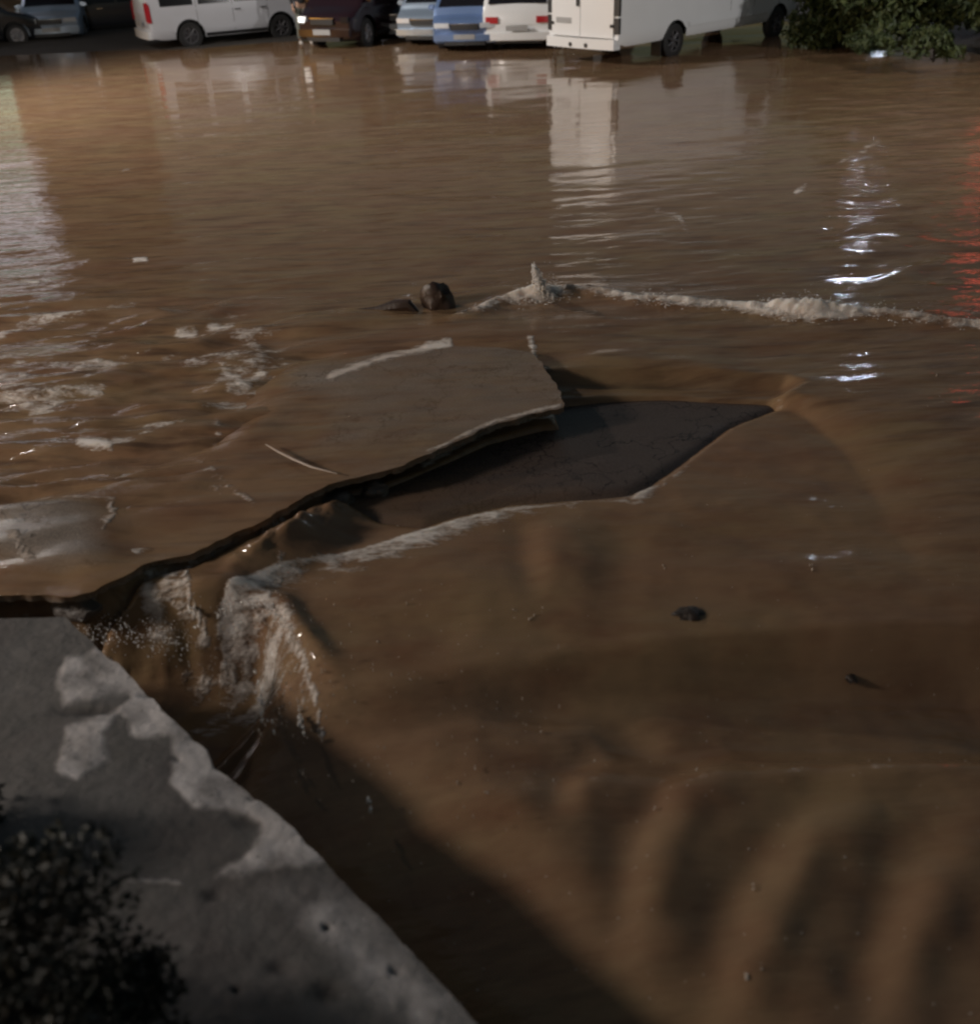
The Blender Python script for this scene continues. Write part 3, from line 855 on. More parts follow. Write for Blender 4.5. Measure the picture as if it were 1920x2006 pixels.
cw.data.set_sharp_from_angle(angle=R(50))
tag(cw, 'crumbling grey concrete wall top with flaking render along the water', 'wall')
# earth bank that the wall holds back, on the camera's side
bx, by = np.meshgrid(np.linspace(-9, 3.0, 90), np.linspace(-5, 4.2, 80))
db, _, sb = polydist(bx, by, [tuple(rows[0][-1] + (rows[0][0] - rows[0][-1]) * .35), tuple(rows[-1][-1] + (rows[-1][0] - rows[-1][-1]) * .35)])
BZ = ZW - .25 + .32 * sstep(-.1, .8, db * sb) + .05 * fbm(bx * 2, by * 2, 3, 131)
BZ = np.where(sb < 0, ZW - .3 - 1.2 * sstep(.1, .5, db), BZ)
bank = grid_obj('bank', bx, by, BZ, M['ground']); tag(bank, kind='structure')


# ------------------------------------------------------------------ foliage
def leaves(n, centre, rad, size, seed, flat=1.0, clumps=9, mind=.35):
    rr = random.Random(seed); V = []; Fc = []
    cl = []
    for k in range(clumps):
        a = rr.uniform(0, 2 * PI); e = math.asin(rr.uniform(-.9, 1)); q = rr.uniform(.35, .8)
        cl.append((Vector((math.cos(a) * math.cos(e) * q * rad[0], math.sin(a) * math.cos(e) * q * rad[1], math.sin(e) * q * rad[2])), rr.uniform(.25, .5)))
    for i in range(n):
        c, cr = rr.choice(cl)
        d = Vector((rr.gauss(0, 1), rr.gauss(0, 1), rr.gauss(0, 1))).normalized() * (rr.random() ** .4)
        p = c + Vector((d.x * rad[0] * cr, d.y * rad[1] * cr, d.z * rad[2] * cr)) + Vector(centre)
        n_ = Vector((rr.gauss(0, 1), rr.gauss(0, 1), rr.gauss(.4, 1))).normalized()
        a = n_.orthogonal().normalized(); b = n_.cross(a)
        an = rr.uniform(0, 2 * PI); u = a * math.cos(an) + b * math.sin(an); v = n_.cross(u)
        s = size * rr.uniform(.6, 1.4)
        k = len(V)
        V += [p - u * s, p + v * s * .42 + n_ * s * .12, p + u * s, p - v * s * .42 + n_ * s * .12]
        Fc += [(k, k + 1, k + 2), (k, k + 2, k + 3)]
    return V, Fc, cl

def bush(px, py, z, rad, n, size, label, seed, mat='leaf', loc=None, name='bush', group=None):
    x, y = loc if loc else at(px, py, z)
    root = empty(name, (x, y, z), 0, label, 'bush', group)
    V, Fc, cl = leaves(int(n * 2.2), (0, 0, rad[2] * .6), rad, size, seed, clumps=14)
    mesh_obj('crown', V, Fc, M[mat], root, False)
    mb = MB()
    for c, cr in cl:
        c2 = c + Vector((0, 0, rad[2] * .6))
        mb.tube([(0, 0, -.1), (c2.x * .4, c2.y * .4, c2.z * .5), tuple(c2)], [.014 * rad[2], .01 * rad[2], .004 * rad[2]], 6)
    mb.build('trunk', M['bark'], root)
    return root

bush(1650, 62, .3, (1.5, 1.2, 1.3), 2600, .09, 'dark bush right of the long white van, the nearest to it', 21, group='bushes on the right bank')
bush(1750, 52, .5, (1.6, 1.3, 1.2), 3000, .09, 'tall leafy bush in the middle of the right bank', 22, group='bushes on the right bank')
bush(1870, 40, .5, (1.8, 1.4, 1.3), 3200, .10, 'wide leafy bush at the far right edge of the bank', 23, group='bushes on the right bank')
bush(1830, 112, .3, (.55, .5, .32), 900, .06, 'low tuft of greenery at the water edge below the bushes', 24, group='bushes on the right bank')
bush(1705, 100, .25, (.6, .5, .22), 700, .06, 'flat dark tuft at the water edge, left of a greener tuft', 25, group='bushes on the right bank')
bush(1960, 90, .3, (1.0, .8, .9), 1500, .09, 'leafy bush half out of the picture on the right', 26, group='bushes on the right bank')

# weeds by the wall, close to the camera
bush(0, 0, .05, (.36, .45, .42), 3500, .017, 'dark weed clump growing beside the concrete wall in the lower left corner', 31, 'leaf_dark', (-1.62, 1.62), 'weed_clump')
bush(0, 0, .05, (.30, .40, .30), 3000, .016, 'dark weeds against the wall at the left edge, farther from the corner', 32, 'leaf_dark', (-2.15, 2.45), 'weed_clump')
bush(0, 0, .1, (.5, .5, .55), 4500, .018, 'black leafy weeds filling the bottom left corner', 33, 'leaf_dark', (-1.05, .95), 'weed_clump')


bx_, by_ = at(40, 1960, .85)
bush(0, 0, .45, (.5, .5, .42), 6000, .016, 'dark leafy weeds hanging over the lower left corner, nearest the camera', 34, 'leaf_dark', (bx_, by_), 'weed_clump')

# ------------------------------------------------------------------ vehicles
def interp(tab, x):
    return float(np.interp(x, [t[0] for t in tab], [t[1] for t in tab]))

class Car:
    """lofted body along X; rear at x=0, front at x=L"""
    def __init__(s, L, Wd, top, belt, sill=.22, wheels=(.8, 3.4), wr=.31, tumble=.18, nose=.10, tail=.06):
        s.L, s.W, s.top, s.belt, s.sill, s.wx, s.wr, s.tumble, s.nose, s.tail = L, Wd, top, belt, sill, wheels, wr, tumble, nose, tail
    def halfw(s, x):
        w = s.W / 2
        a = min(1, max(0, x / .45)); b = min(1, max(0, (s.L - x) / .75))
        return w * (1 - s.tail * (1 - math.sqrt(1 - (1 - a) ** 2))) * (1 - s.nose * 1.3 * (1 - math.sqrt(1 - (1 - b) ** 2)))
    def wz(s, x, z):
        w = s.halfw(x); zb = interp(s.belt, x)
        if z > zb: w -= (z - zb) * s.tumble
        lo = s.sill + .15
        if z < lo: w -= .05 * ((lo - z) / .15) ** 2
        return w - .012 * ((z - .6) / .5) ** 2 * (z < zb)
    def bottom(s, x):
        z = s.sill
        for wx in s.wx:
            r_ = s.wr + .065
            if abs(x - wx) < r_: z = max(z, s.wr + math.sqrt(r_ * r_ - (x - wx) ** 2))
        if x < .35: z = max(z, s.sill + .07 * (1 - x / .35))
        if x > s.L - .35: z = max(z, s.sill + .05 * (1 - (s.L - x) / .35))
        return z
    def section(s, x):
        zb = interp(s.belt, x); zt = interp(s.top, x); b = s.bottom(x)
        zb = min(zb, zt - .04)
        zs = [b, b + (zb - b) * .12, b + (zb - b) * .35, b + (zb - b) * .7, zb]
        pts = [(s.wz(x, z), z) for z in zs]
        zc = zt - .05
        for t in (.5, 1):
            z = zb + (max(zc, zb + .01) - zb) * t
            pts.append((s.wz(x, z), z))
        w = pts[-1][0]
        pts += [(w - .035, zt - .018), (w - .12, zt), (w * .5, zt + .012), (0, zt + .018)]
        return pts
    def body(s, mat, parent):
        xs_ = sorted(set([round(v, 3) for v in list(np.linspace(0, s.L, 46)) + [wx + d for wx in s.wx for d in (-s.wr - .066, -s.wr - .06, -s.wr, -.2, -.1, 0, .1, .2, s.wr, s.wr + .06, s.wr + .066)] + [.04, .1, s.L - .04, s.L - .1]] ))
        xs_ = [x for x in xs_ if 0 <= x <= s.L]
        V = []; Fc = []; n = None
        for x in xs_:
            sec = s.section(x); full = [(y, z) for y, z in sec] + [(-y, z) for y, z in sec[::-1][1:]]
            n = len(full)
            xx = x
            for y, z in full:
                # rounded ends in plan and profile
                q = abs(y) / (s.W / 2)
                dx = -.10 * q * q * max(0, (x - s.L + .5) / .5) + .07 * q * q * max(0, (.4 - x) / .4)
                V.append((xx + dx, y, z))
        for i in range(len(xs_) - 1):
            for k in range(n - 1):
                Fc.append((i * n + k, (i + 1) * n + k, (i + 1) * n + k + 1, i * n + k + 1))
        Fc.append(tuple(range(0, n))); Fc.append(tuple((len(xs_) - 1) * n + k for k in range(n - 1, -1, -1)))
        return mesh_obj('body', V, Fc, mat, parent, True, 32)
    def side_patch(s, x0, x1, z0, z1, side, off=.006, sl0=0.0, sl1=0.0, nx=8, nz=4):
        V = []; Fc = []
        for i in range(nx + 1):
            for j in range(nz + 1):
                t = j / nz; xa = x0 + sl0 * t; xb = x1 + sl1 * t
                x = xa + (xb - xa) * i / nx
                zt = min(z1, interp(s.top, x) - .07); z = z0 + (zt - z0) * t
                V.append((x, side * (s.wz(x, z) + off), z))
        for i in range(nx):
            for j in range(nz):
                a = i * (nz + 1) + j
                f = (a, a + nz + 1, a + nz + 2, a + 1)
                Fc.append(f if side < 0 else f[::-1])
        return V, Fc
    def top_patch(s, x0, x1, inset=.12, off=.007, n=8):
        V = []; Fc = []
        for i in range(n + 1):
            x = x0 + (x1 - x0) * i / n; zt = interp(s.top, x)
            w = s.wz(x, zt - .05) - inset
            for j in range(7):
                u = j / 6 * 2 - 1
                V.append((x + (off if x0 > s.L / 2 else -off), u * w, zt + .012 * (1 - u * u) + off))
        for i in range(n):
            for j in range(6):
                a = i * 7 + j; Fc.append((a, a + 7, a + 8, a + 1))
        return V, Fc
    def end_x(s, y, front):
        q = abs(y) / (s.W / 2)
        return s.L - .10 * q * q if front else .07 * q * q
    def end_patch(s, y0, y1, z0, z1, front, off=.01, thick=.02, rise=0.0):
        V = []; Fc = []; n = 6; sg = 1 if front else -1
        for k, oo in ((0, off), (1, off - thick)):
            for i in range(n + 1):
                y = y0 + (y1 - y0) * i / n; x = s.end_x(y, front) + sg * oo
                V += [(x, y, z0 + rise * i / n), (x, y, z1 + rise * i / n)]
        m = 2 * (n + 1)
        for i in range(n):
            a = 2 * i
            Fc += [(a, a + 2, a + 3, a + 1), (a + 1, a + 3, m + a + 3, m + a + 1), (a, m + a, m + a + 2, a + 2)]
        Fc += [(0, 1, m + 1, m), (2 * n, m + 2 * n, m + 2 * n + 1, 2 * n + 1)]
        return V, Fc

def wheel(parent, x, y, r_, side, rim='rim'):
    w = .2; y0 = y - side * w
    tyre = MB().lathe([(r_ * .62, 0), (r_ * .9, -.0), (r_ * .98, .02), (r_, .05), (r_, w - .05), (r_ * .98, w - .02), (r_ * .9, w), (r_ * .62, w), (r_ * .6, w - .03), (r_ * .6, .03), (r_ * .62, 0)],
                      (x, min(y, y0), r_), 'Y', 32).build('tyre', M['rubber'], None)
    wh = bpy.data.objects.new('wheel', None); C.objects.link(wh); wh.parent = parent; tyre.parent = wh
    mb = MB()
    yo = y - side * .015
    mb.lathe([(r_ * .62, -.02 * side), (r_ * .62, 0), (r_ * .55, 0), (r_ * .52, -.035 * side)], (x, yo, r_), 'Y', 32)
    mb.lathe([(r_ * .56, -.09 * side), (.001, -.09 * side)], (x, yo, r_), 'Y', 24)
    mb.lathe([(r_ * .16, -.06 * side), (r_ * .14, -.01 * side), (.001, 0)], (x, yo, r_), 'Y', 16)
    for k in range(7):
        a = 2 * PI * k / 7; ca, sa = math.cos(a), math.sin(a)
        mb.tube([(x + ca * r_ * .12, yo - side * .02, r_ + sa * r_ * .12), (x + ca * r_ * .56, yo - side * .015, r_ + sa * r_ * .56)], [.03, .022], 6)
    mb.build('rim', M[rim], wh)

def finish_car(car, root, rim='rim'):
    # underside and wheel wells
    mb = MB(); y = car.W / 2 - .27
    mb.box(.12, car.L - .15, -y, y, car.sill + .01, car.sill + .42)
    for wx in car.wx:
        mb.box(wx - car.wr - .1, wx + car.wr + .1, -car.W / 2 + .22, car.W / 2 - .22, car.sill + .05, 2 * car.wr + .12)
    mb.build('underbody', M['plastic'], root, False)
    for wx in car.wx:
        for sd in (-1, 1): wheel(root, wx, sd * (car.W / 2 - .03), car.wr, sd, rim)

def add(name, VF, mat, parent, sharp=40):
    return mesh_obj(name, VF[0], VF[1], M[mat], parent, True, sharp)

def both(fn):
    for sd in (-1, 1): fn(sd)

def place(root, x, y, rz, L, z=-.06, ref=None):
    """put the local point ref (default: centre of the length) at x, y"""
    rx, ry = ref if ref else (L / 2, 0)
    root.location = (x - rx * math.cos(rz) + ry * math.sin(rz), y - rx * math.sin(rz) - ry * math.cos(rz), z)
    root.rotation_euler = (0, 0, rz)

def by_wheels(root, car, rear_px, front_px, side, z=-.06):
    a = np.array(at(*rear_px, z)); b = np.array(at(*front_px, z))
    rz = math.atan2(b[1] - a[1], b[0] - a[0])
    print('wheelbase seen', np.hypot(*(b - a)), 'built', car.wx[1] - car.wx[0])
    place(root, a[0], a[1], rz, car.L, z, (car.wx[0], side * (car.W / 2 - .1)))
    return rz

def sedan(label, paint, L=4.5, W_=1.72, hatch=False, headlit=False, rim='rim', group='cars parked along the flood'):
    if hatch:
        top = [(0, .62), (.06, 1.0), (.35, 1.38), (.8, 1.47), (2.3, 1.48), (2.75, 1.40), (3.35, .98), (L - .5, .86), (L - .12, .72), (L, .6)]
        glass_r = (.10, .34); wsh = (2.80, 3.33); win = [(.55, 1.55), (1.62, 2.72)]
    else:
        top = [(0, .62), (.05, .92), (.75, .98), (1.25, 1.36), (1.6, 1.43), (2.6, 1.43), (2.95, 1.36), (3.55, .95), (L - .5, .85), (L - .12, .72), (L, .58)]
        glass_r = (.80, 1.24); wsh = (2.98, 3.52); win = [(1.1, 1.98), (2.04, 3.0)]
    belt = [(0, .86), (1, .90), (2.5, .88), (3.4, .86), (L, .6)]
    car = Car(L, W_, top, belt, .2, (.82 if not hatch else .65, L - .85), .31)
    root = empty('parked_car', (0, 0, 0), 0, label, 'car', group)
    car.body(M[paint], root)
    for sd in (-1, 1):
        for i, (a, b) in enumerate(win):
            add('window', car.side_patch(a, b, .93, 1.37, sd, sl0=.32 if i == 0 else 0, sl1=0 if i == 0 else -.34), 'glass', root)
        add('sill_trim', car.side_patch(car.wx[0] + .42, car.wx[1] - .42, .24, .32, sd, .012), 'plastic', root)
        h = MB().box(2.0, 2.18, min(sd * (car.wz(2.1, .8)), sd * (car.wz(2.1, .8) + .035)), max(sd * (car.wz(2.1, .8)), sd * (car.wz(2.1, .8) + .035)), .78, .81, .008)
        h.build('door_handle', M['chrome'], root)
        mr_ = MB().box(3.05, 3.2, *sorted((sd * (W_ / 2 - .02), sd * (W_ / 2 + .16))), .93, 1.05, .03); mr_.build('mirror', M[paint], root)
    add('windscreen', car.top_patch(*wsh), 'glass', root); add('rear_window', car.top_patch(*glass_r), 'glass', root)
    y = W_ / 2
    for sd in (-1, 1):
        add('headlight', car.end_patch(*sorted((sd * (y - .1), sd * (y - (.3 if headlit else .48)))), .58, .69, True, .03, .12), 'lens_lit' if headlit and sd < 0 else ('glass' if headlit else 'lens_clear'), root)
        add('tail_light', car.end_patch(*sorted((sd * (y - .1), sd * (y - .4))), .66, .8, False, .03, .1), 'lens_red', root)
    add('grille', car.end_patch(-.34, .34, .54, .66, True, .035, .1), 'plastic', root)
    g2 = car.end_patch(-.36, .36, .66, .675, True, .04, .1); add('grille_trim', g2, 'chrome', root)
    add('front_bumper', car.end_patch(-y + .08, y - .08, .3, .44, True, .06, .15), paint, root)
    add('air_intake', car.end_patch(-.5, .5, .21, .3, True, .045, .1), 'plastic', root)
    add('rear_bumper', car.end_patch(-y + .08, y - .08, .3, .46, False, .06, .15), paint, root)
    for fr in (True, False): add('number_plate', car.end_patch(-.26, .26, .34 if fr else .5, .45 if fr else .61, fr, .075, .04), 'plate', root)
    finish_car(car, root, rim)
    return car, root

def minivan():
    L = 4.7; W_ = 1.7
    top = [(0, .9), (.04, 1.3), (.25, 1.86), (.6, 1.92), (3.3, 1.92), (3.75, 1.80), (4.35, 1.12), (4.6, .9), (L, .62)]
    belt = [(0, 1.0), (4.2, 1.0), (L, .7)]
    car = Car(L, W_, top, belt, .28, (1.12, 3.72), .34, .12)
    root = empty('parked_minivan', (0, 0, 0), 0, 'white minivan with black windows, seen from its side and back corner', 'minivan', 'cars parked along the flood')
    car.body(M['grey_white_paint'], root)
    for sd in (-1, 1):
        for a, b in ((.42, 1.3), (1.45, 2.3), (2.45, 3.3)):
            add('window', car.side_patch(a, b, 1.08, 1.62, sd, nz=4), 'glass', root)
        add('window', car.side_patch(3.4, 4.0, 1.06, 1.6, sd, sl1=-.32), 'glass', root)
        add('tail_light', car.side_patch(.02, .14, .72, 1.15, sd, .014), 'lens_red', root)
        add('door_seam', car.side_patch(1.37, 1.38, .36, 1.75, sd, .004, nx=1), 'plastic', root)
        add('door_seam', car.side_patch(2.37, 2.38, .36, 1.75, sd, .004, nx=1), 'plastic', root)
        add('door_seam', car.side_patch(3.36, 3.37, .36, 1.75, sd, .004, nx=1), 'plastic', root)
        add('door_handle', car.side_patch(2.42, 2.6, .88, .91, sd, .03), 'plastic', root)
        add('door_handle', car.side_patch(3.15, 3.33, .88, .91, sd, .03), 'plastic', root)
        add('sill_trim', car.side_patch(1.55, 3.3, .30, .38, sd, .012), 'plastic', root)
        MB().box(3.95, 4.12, *sorted((sd * (W_ / 2 - .04), sd * (W_ / 2 + .17))), 1.05, 1.3, .03).build('mirror', M['plastic'], root)
        y = W_ / 2
        add('headlight', car.end_patch(*sorted((sd * (y - .12), sd * (y - .45))), .62, .78, True, .03, .12), 'lens_clear', root)
        add('tail_light', car.end_patch(*sorted((sd * (y - .02), sd * (y - .16))), .75, 1.2, False, .02, .06), 'lens_red', root)
    add('windscreen', car.top_patch(3.8, 4.33, .14), 'glass', root)
    add('rear_window', car.top_patch(.055, .22, .14), 'glass', root)
    add('rear_bumper', car.end_patch(-.78, .78, .32, .52, False, .07, .15), 'white_paint', root)
    add('front_bumper', car.end_patch(-.76, .76, .32, .52, True, .06, .15), 'grey_white_paint', root)
    add('grille', car.end_patch(-.3, .3, .6, .74, True, .035, .1), 'plastic', root)
    add('number_plate', car.end_patch(-.26, .26, .62, .73, False, .03, .04), 'plate', root)
    add('number_plate', car.end_patch(-.26, .26, .36, .47, True, .075, .04), 'plate', root)
    finish_car(car, root, 'hubcap_dull')
    return car, root

def long_van():
    L = 7.1; W_ = 2.02
    top = [(0, 1.6), (.03, 2.45), (.14, 2.62), (.4, 2.68), (5.3, 2.68), (5.7, 2.5), (6.45, 1.5), (6.9, 1.2), (L, .95)]
    belt = [(0, 1.25), (6.3, 1.2), (L, .9)]
    car = Car(L, W_, top, belt, .42, (2.0, 6.05), .36, .05, .14, .02)
    root = empty('delivery_van', (0, 0, 0), 0, 'long high white van with plain panel sides, its back doors towards the water', 'van', 'cars parked along the flood')
    car.body(M['white_paint'], root)
    for sd in (-1, 1):
        add('window', car.side_patch(5.05, 5.95, 1.32, 1.95, sd, sl1=-.3), 'glass', root)
        for x in (4.0, 4.95, 5.98): add('door_seam', car.side_patch(x, x + .012, .5, 2.2 if x < 5.9 else 1.3, sd, .004, nx=1), 'plastic', root)
        add('door_rail', car.side_patch(2.0, 3.9, 1.28, 1.31, sd, .012), 'plastic', root)
        add('rubbing_strip', car.side_patch(2.45, 5.6, .62, .72, sd, .015), 'white_paint', root)
        MB().box(5.95, 6.1, *sorted((sd * (W_ / 2 - .04), sd * (W_ / 2 + .2))), 1.35, 1.7, .03).build('mirror', M['plastic'], root)
        y = W_ / 2
        add('headlight', car.end_patch(*sorted((sd * (y - .12), sd * (y - .42))), .8, 1.05, True, .03, .12), 'lens_clear', root)
        tl = add('tail_light', car.end_patch(*sorted((sd * (y + .004), sd * (y - .12))), 1.02, 1.42, False, .02, .06), 'plastic', root)
        t2 = add('tail_light', car.end_patch(*sorted((sd * (y + .004), sd * (y - .12))), .68, .98, False, .02, .06), 'plastic', root)
        bp = add('mud_flap', MB_box(1.52, 1.55, sd * (y - .3), sd * (y - .04), .1, .46), 'plastic', root)
    add('windscreen', car.top_patch(5.78, 6.42, .16), 'glass', root)
    # the back: two doors in bumper-to-roof white panels
    for a, b in ((-.875, -.008), (.008, .875)):
        d = add('rear_door', car.end_patch(a, b, .60, 2.42, False, .022, .03), 'white_paint', root)
        add('hinge', car.end_patch(*( (a - .005, a + .07) if a < 0 else (b - .07, b + .005)), .8, .86, False, .04, .03), 'plastic', d)
        add('hinge', car.end_patch(*( (a - .005, a + .07) if a < 0 else (b - .07, b + .005)), 1.9, 1.96, False, .04, .03), 'plastic', d)
    add('door_handle', car.end_patch(.03, .10, 1.18, 1.36, False, .05, .03), 'plastic', root)
    add('number_plate', car.end_patch(.26, .72, .84, .95, False, .034, .02), 'plate', root)
    add('rear_bumper', car.end_patch(-.96, .96, .38, .58, False, .11, .22), 'white_paint', root)
    for y_ in (-.24, .20):
        MB().lathe([(.045, 0), (.045, -.01), (.001, -.012)], (car.end_x(y_, False) - .112, y_, .45), 'X', 14).build('parking_sensor', M['plastic'], root)
    add('front_bumper', car.end_patch(-.9, .9, .4, .62, True, .06, .15), 'plastic', root)
    add('grille', car.end_patch(-.5, .5, .75, .95, True, .035, .1), 'plastic', root)
    finish_car(car, root, 'hubcap_dull')
    return car, root

def MB_box(*a):
    a = list(a)
    if a[2] > a[3]: a[2], a[3] = a[3], a[2]
    m = MB().box(*a); return m.V, m.F

def center_at(root, car, px, py, yaw, front=None, z=-.06):
    """yaw in degrees of travel direction; px,py is the nearer end's middle on the ground"""
    x, y = at(px, py, z)
    place(root, x, y, R(yaw), car.L, z, (car.L, 0) if front else (0, 0))

# long white van: corner of the tail nearest the water
car, root = long_van()
vx, vy = at(1206, 139, -.06)
place(root, vx, vy, R(42), car.L, -.06, (.0, -1.0))
car, root = minivan()
by_wheels(root, car, (378, 97), (549, 80), -1)

car, root = sedan('black saloon at the far left with a pale hub on its front wheel', 'black_paint')
by_wheels(root, car, (-165, 108), (45, 92), -1)
car, root = sedan('silver hatchback at the left, only its front end showing between dark cars', 'silver_paint', hatch=True, L=3.9, headlit=False)
center_at(root, car, 108, 88, -80, True)
car, root = sedan('slate grey estate car parked between the silver hatchback and the white minivan', 'slate_paint', hatch=True, L=4.3)
by_wheels(root, car, (300, 66), (165, 76), 1)
car, root = sedan('white saloon farther back behind the black saloon', 'white_paint', L=4.6)
x, y = at(40, 28, -.06); place(root, x, y, R(8), car.L)
car, root = sedan('maroon car with a lit headlight, right of the standing person', 'maroon_paint', hatch=True, L=4.0, headlit=True)
by_wheels(root, car, (812, 72), (706, 98), 1)
root.scale = (1, 1, 1.15)
car, root = sedan('black saloon facing the water with a bright grille strip, behind the maroon car', 'black_paint', L=4.4, headlit=False)
center_at(root, car, 775, 84, -98, True)
car, root = sedan('silver blue hatchback facing the water, left of the blue car', 'silver_paint', hatch=True, L=3.9)
center_at(root, car, 832, 96, -112, True)
car, root = sedan('blue hatchback facing the water, nose nearly at the flood', 'blue_paint', hatch=True, L=3.8)
center_at(root, car, 912, 108, -102, True)
car, root = sedan('white hatchback seen from behind with a red tail light, beside the long van', 'white_paint', hatch=True, L=3.9)
center_at(root, car, 1014, 106, 80, False)


# ------------------------------------------------------------------ person standing between the minivan and the maroon car
def skin_mesh(name, verts, edges, radii, mat, parent, sub=2, root_i=0):
    me = bpy.data.meshes.new(name); me.from_pydata(verts, edges, []); me.update()
    o = bpy.data.objects.new(name, me); C.objects.link(o)
    md = o.modifiers.new('skin', 'SKIN'); md.use_smooth_shade = True
    sd = me.skin_vertices[0].data if me.skin_vertices else None
    if sd is None:
        bm = bmesh.new(); bm.from_mesh(me); lay = bm.verts.layers.skin.verify(); bm.to_mesh(me); bm.free(); sd = me.skin_vertices[0].data
    for i, r_ in enumerate(radii):
        sd[i].radius = r_ if isinstance(r_, tuple) else (r_, r_); sd[i].use_root = (i == root_i)
    m2 = o.modifiers.new('sub', 'SUBSURF'); m2.levels = m2.render_levels = sub
    me.materials.append(mat)
    dg = bpy.context.evaluated_depsgraph_get(); dg.update()
    em = bpy.data.meshes.new_from_object(o.evaluated_get(dg))
    o.modifiers.clear(); o.data = em
    em.polygons.foreach_set('use_smooth', [True] * len(em.polygons))
    if not em.materials: em.materials.append(mat)
    if parent: o.parent = parent
    return o

px_, py_ = at(598, 84, 0)
person = empty('person', (px_, py_, -.04), R(25), 'person in grey green trousers, dark jacket and white shoes standing between the parked cars', 'person')
V = [(0, 0, .95), (0, 0, 1.15), (0, .01, 1.35), (0, .01, 1.47), (0, -.01, 1.56), (0, -.02, 1.66),
     (-.09, 0, .90), (-.11, -.01, .50), (-.12, .03, .10), (.09, 0, .90), (.13, -.04, .50), (.16, -.04, .10),
     (-.19, .01, 1.42), (-.25, .02, 1.16), (-.24, -.06, .93), (.19, .01, 1.42), (.25, .02, 1.16), (.24, -.06, .93)]
E = [(0, 1), (1, 2), (2, 3), (3, 4), (4, 5), (0, 6), (6, 7), (7, 8), (0, 9), (9, 10), (10, 11), (2, 12), (12, 13), (13, 14), (2, 15), (15, 16), (16, 17)]
Rr = [(.15, .11), (.14, .10), (.16, .11), (.06, .06), (.055, .06), (.085, .1), .085, .055, .042, .085, .055, .042, .055, .04, .03, .055, .04, .03]
skin_mesh('body', V, E, Rr, M['skin'], person)
skin_mesh('trousers', [(0, 0, .97), (-.09, 0, .88), (-.11, -.01, .50), (-.12, .03, .12), (.09, 0, .88), (.13, -.04, .50), (.16, -.04, .12)],
          [(0, 1), (1, 2), (2, 3), (0, 4), (4, 5), (5, 6)], [(.165, .125), .105, .08, .075, .105, .08, .075], M['trousers'], person)
skin_mesh('jacket', [(0, 0, .92), (0, 0, 1.15), (0, .01, 1.36), (0, .01, 1.48), (-.19, .01, 1.42), (-.26, .02, 1.16), (-.245, -.05, .98), (.19, .01, 1.42), (.26, .02, 1.16), (.245, -.05, .98)],
          [(0, 1), (1, 2), (2, 3), (2, 4), (4, 5), (5, 6), (2, 7), (7, 8), (8, 9)], [(.175, .13), (.165, .125), (.18, .125), .07, .07, .055, .045, .07, .055, .045], M['jacket'], person)
for sx, fy in ((-.12, .03), (.16, -.04)):
    skin_mesh('shoe', [(sx, fy + .04, .05), (sx, fy - .06, .05), (sx * 1.05, fy - .16, .035)], [(0, 1), (1, 2)], [(.05, .05), (.05, .045), (.045, .03)], M['shoe'], person, 2)
rr = MB()
for sd in (-1, 1):
    hx, hy, hz = sd * .24, -.07, .91
    for k, (dx, l) in enumerate(((-.03, .075), (-.01, .085), (.012, .08), (.03, .065))):
        rr.tube([(hx, hy + dx, hz), (hx, hy + dx - .005, hz - .06), (hx - sd * .01, hy + dx - .015, hz - .06 - l * .6), (hx - sd * .03, hy + dx - .02, hz - .06 - l)], [.012, .011, .009, .006], 6)
    rr.tube([(hx, hy - .03, hz), (hx - sd * .02, hy - .06, hz - .04), (hx - sd * .025, hy - .065, hz - .075)], [.014, .011, .008], 6)
    rr.tube([(hx, hy, hz + .04), (hx, hy, hz - .03), (hx, hy - .005, hz - .07)], [.026, .036, .034], 8)
rr.build('hand', M['skin'], person)
hv, hf = icos(3)
hv = hv * np.array([.088, .105, .10]) + np.array([0, -.0, 1.70])
sel = [f for f in hf if np.mean([hv[i][2] for i in f]) > 1.70 or np.mean([hv[i][1] for i in f]) > .02]
mesh_obj('hair', hv * 1.0, sel, M['hair'], person)
fm = MB(); fm.tube([(0, -.105, 1.665), (0, -.13, 1.645), (0, -.108, 1.635)], [.008, .014, .012], 8)
fm.build('nose', M['skin'], person)


# ------------------------------------------------------------------ buildings standing round the yard (seen in the water)
def building(name, x0, x1, y, depth, h, label, wins, rz=0.0):
    root = empty(name, ((x0 + x1) / 2, y, 0), rz, label, 'building')
    w = (x1 - x0) / 2
    mb = MB().box(-w, w, 0, depth, -.5, h)
    mb.build('wall', M['brick'], root, False)
    MB().box(-w - .3, w + .3, -.3, depth + .3, h + .003, h + .3, .02).build('roof', M['roofing'], root, False)
    for a, b, z0, z1, mt in wins:
        f = MB()
        t = .08
        for q in ((a - t, a, z0 - t, z1 + t), (b, b + t, z0 - t, z1 + t), (a, b, z0 - t, z0), (a, b, z1, z1 + t)):
            f.box(q[0], q[1], -.08, .02, q[2], q[3])
        fr = f.build('window', M['frame'], root, False)
        MB().box(a, b, -.03, -.003, z0, z1).build('pane', M[mt], fr, False)
    return root

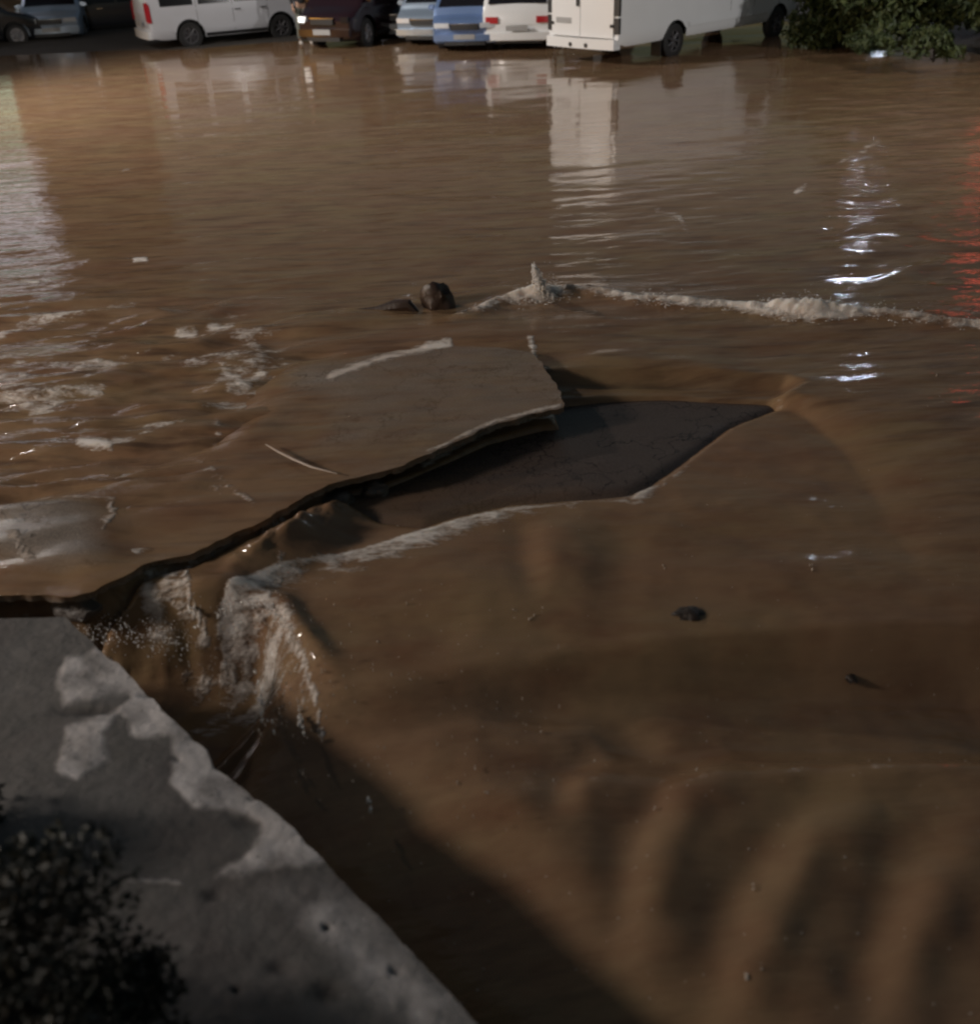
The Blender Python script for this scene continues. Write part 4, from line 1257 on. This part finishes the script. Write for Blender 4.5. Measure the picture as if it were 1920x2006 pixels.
wl = [(3.2 + i * .0, 5.4, 5.2, 8.6, 'lit_window') for i in (0,)]
b1 = building('shop_building', -32, -13.6, 36, 8, 11, 'plastered shop building with tall lit windows left of the yard', 
         [(4.0, 7.3, 5.5, 8.7, 'lit_window'), (5.0, 7.2, 1.0, 2.7, 'lit_green'), (.2, 3.6, 4.6, 8.9, 'lit_window'), (-6, -1, 4.6, 8.9, 'lit_window'), (-7, 1, 1, 2.7, 'glass')])
b2 = building('apartment_block', -9, 13, 85, 10, 13, 'dim apartment block behind the parked cars',
         [(-9.5 + 3 * i, -8.2 + 3 * i, 2 + 3 * j, 3.5 + 3 * j, 'lit_window' if (i * 7 + j * 3) % 11 == 0 else 'glass') for i in range(7) for j in range(4)])
b3 = building('kiosk_building', 19.5, 36, 40, 6, 8.5, 'small shop building with a red light box on the right', [(-7.5, -6.1, 5.9, 7.9, 'lit_red'), (-3, 3, 1, 2.5, 'glass')])


# ------------------------------------------------------------------ street lamps, lit, and one added fill lamp
def lamp(x, y, z0, h, rz, label, col, power, head_str, size=.12, aim=None, cone=100):
    root = empty('street_lamp', (x, y, z0), rz, label, 'street lamp', 'street lamps round the yard')
    MB().tube([(0, 0, -.3), (0, 0, 1.2), (0, 0, h - .3)], [.10, .08, .05], 12).build('pole', M['steel'], root)
    MB().tube([(0, 0, h - .35), (.15, 0, h - .05), (.5, 0, h + .05), (1.2, 0, h + .08)], [.04, .035, .03, .03], 10).build('arm', M['steel'], root)
    MB().box(1.05, 1.75, -.16, .16, h + .02, h + .16, .04).build('lamp_head', M['steel'], root)
    em = pmat('lamp_glass', (.9, .9, .9), .3, emit=col, estr=head_str)
    MB().box(1.12, 1.68, -.13, .13, h - .02, h + .017, .015).build('lamp_glass', em, root)
    ld = bpy.data.lights.new('lamp_light', 'SPOT' if aim else 'POINT'); ld.energy = power; ld.color = col; ld.shadow_soft_size = size; ld.specular_factor = .25 if aim else 1
    lo = bpy.data.objects.new('lamp_light', ld); C.objects.link(lo); lo.parent = root; lo.location = (1.4, 0, h - .2)
    if aim:
        ld.spot_size = R(cone); ld.spot_blend = .9
        v = Matrix.Rotation(-rz, 3, 'Z') @ (Vector(aim) - Vector((x, y, z0))) - Vector(lo.location)
        lo.rotation_euler = v.to_track_quat('-Z', 'Y').to_euler()
    return root

lamp(-15.5, 20.5, 0, 8.5, 0, 'street lamp at the left side of the flooded yard', (1, .95, .9), 10000, 8, .3, (2, 21, 0), 112)
lamp(-12, 3.2, 0, 4.5, R(0), 'street lamp behind the concrete wall on the left', (1, .9, .81), 2350, 8, .6)
lamp(16.7, 41.0, .2, 6.2, R(200), 'tall street lamp with cold light behind the bushes on the right', (.82, .87, 1), 400, 55)
lamp(18.0, 43.0, .2, 5.1, R(180), 'shorter street lamp with cold light behind the bushes, right of the taller one', (.82, .87, 1), 250, 40)
lamp(17, 8, 0, 7.5, R(160), 'unseen fill lamp added right of the yard to brighten the parked cars', (1, .96, .93), 4600, 2, .3, (5, 24, 0), 105)  # added lamp out of view, fills the dim side of the long van
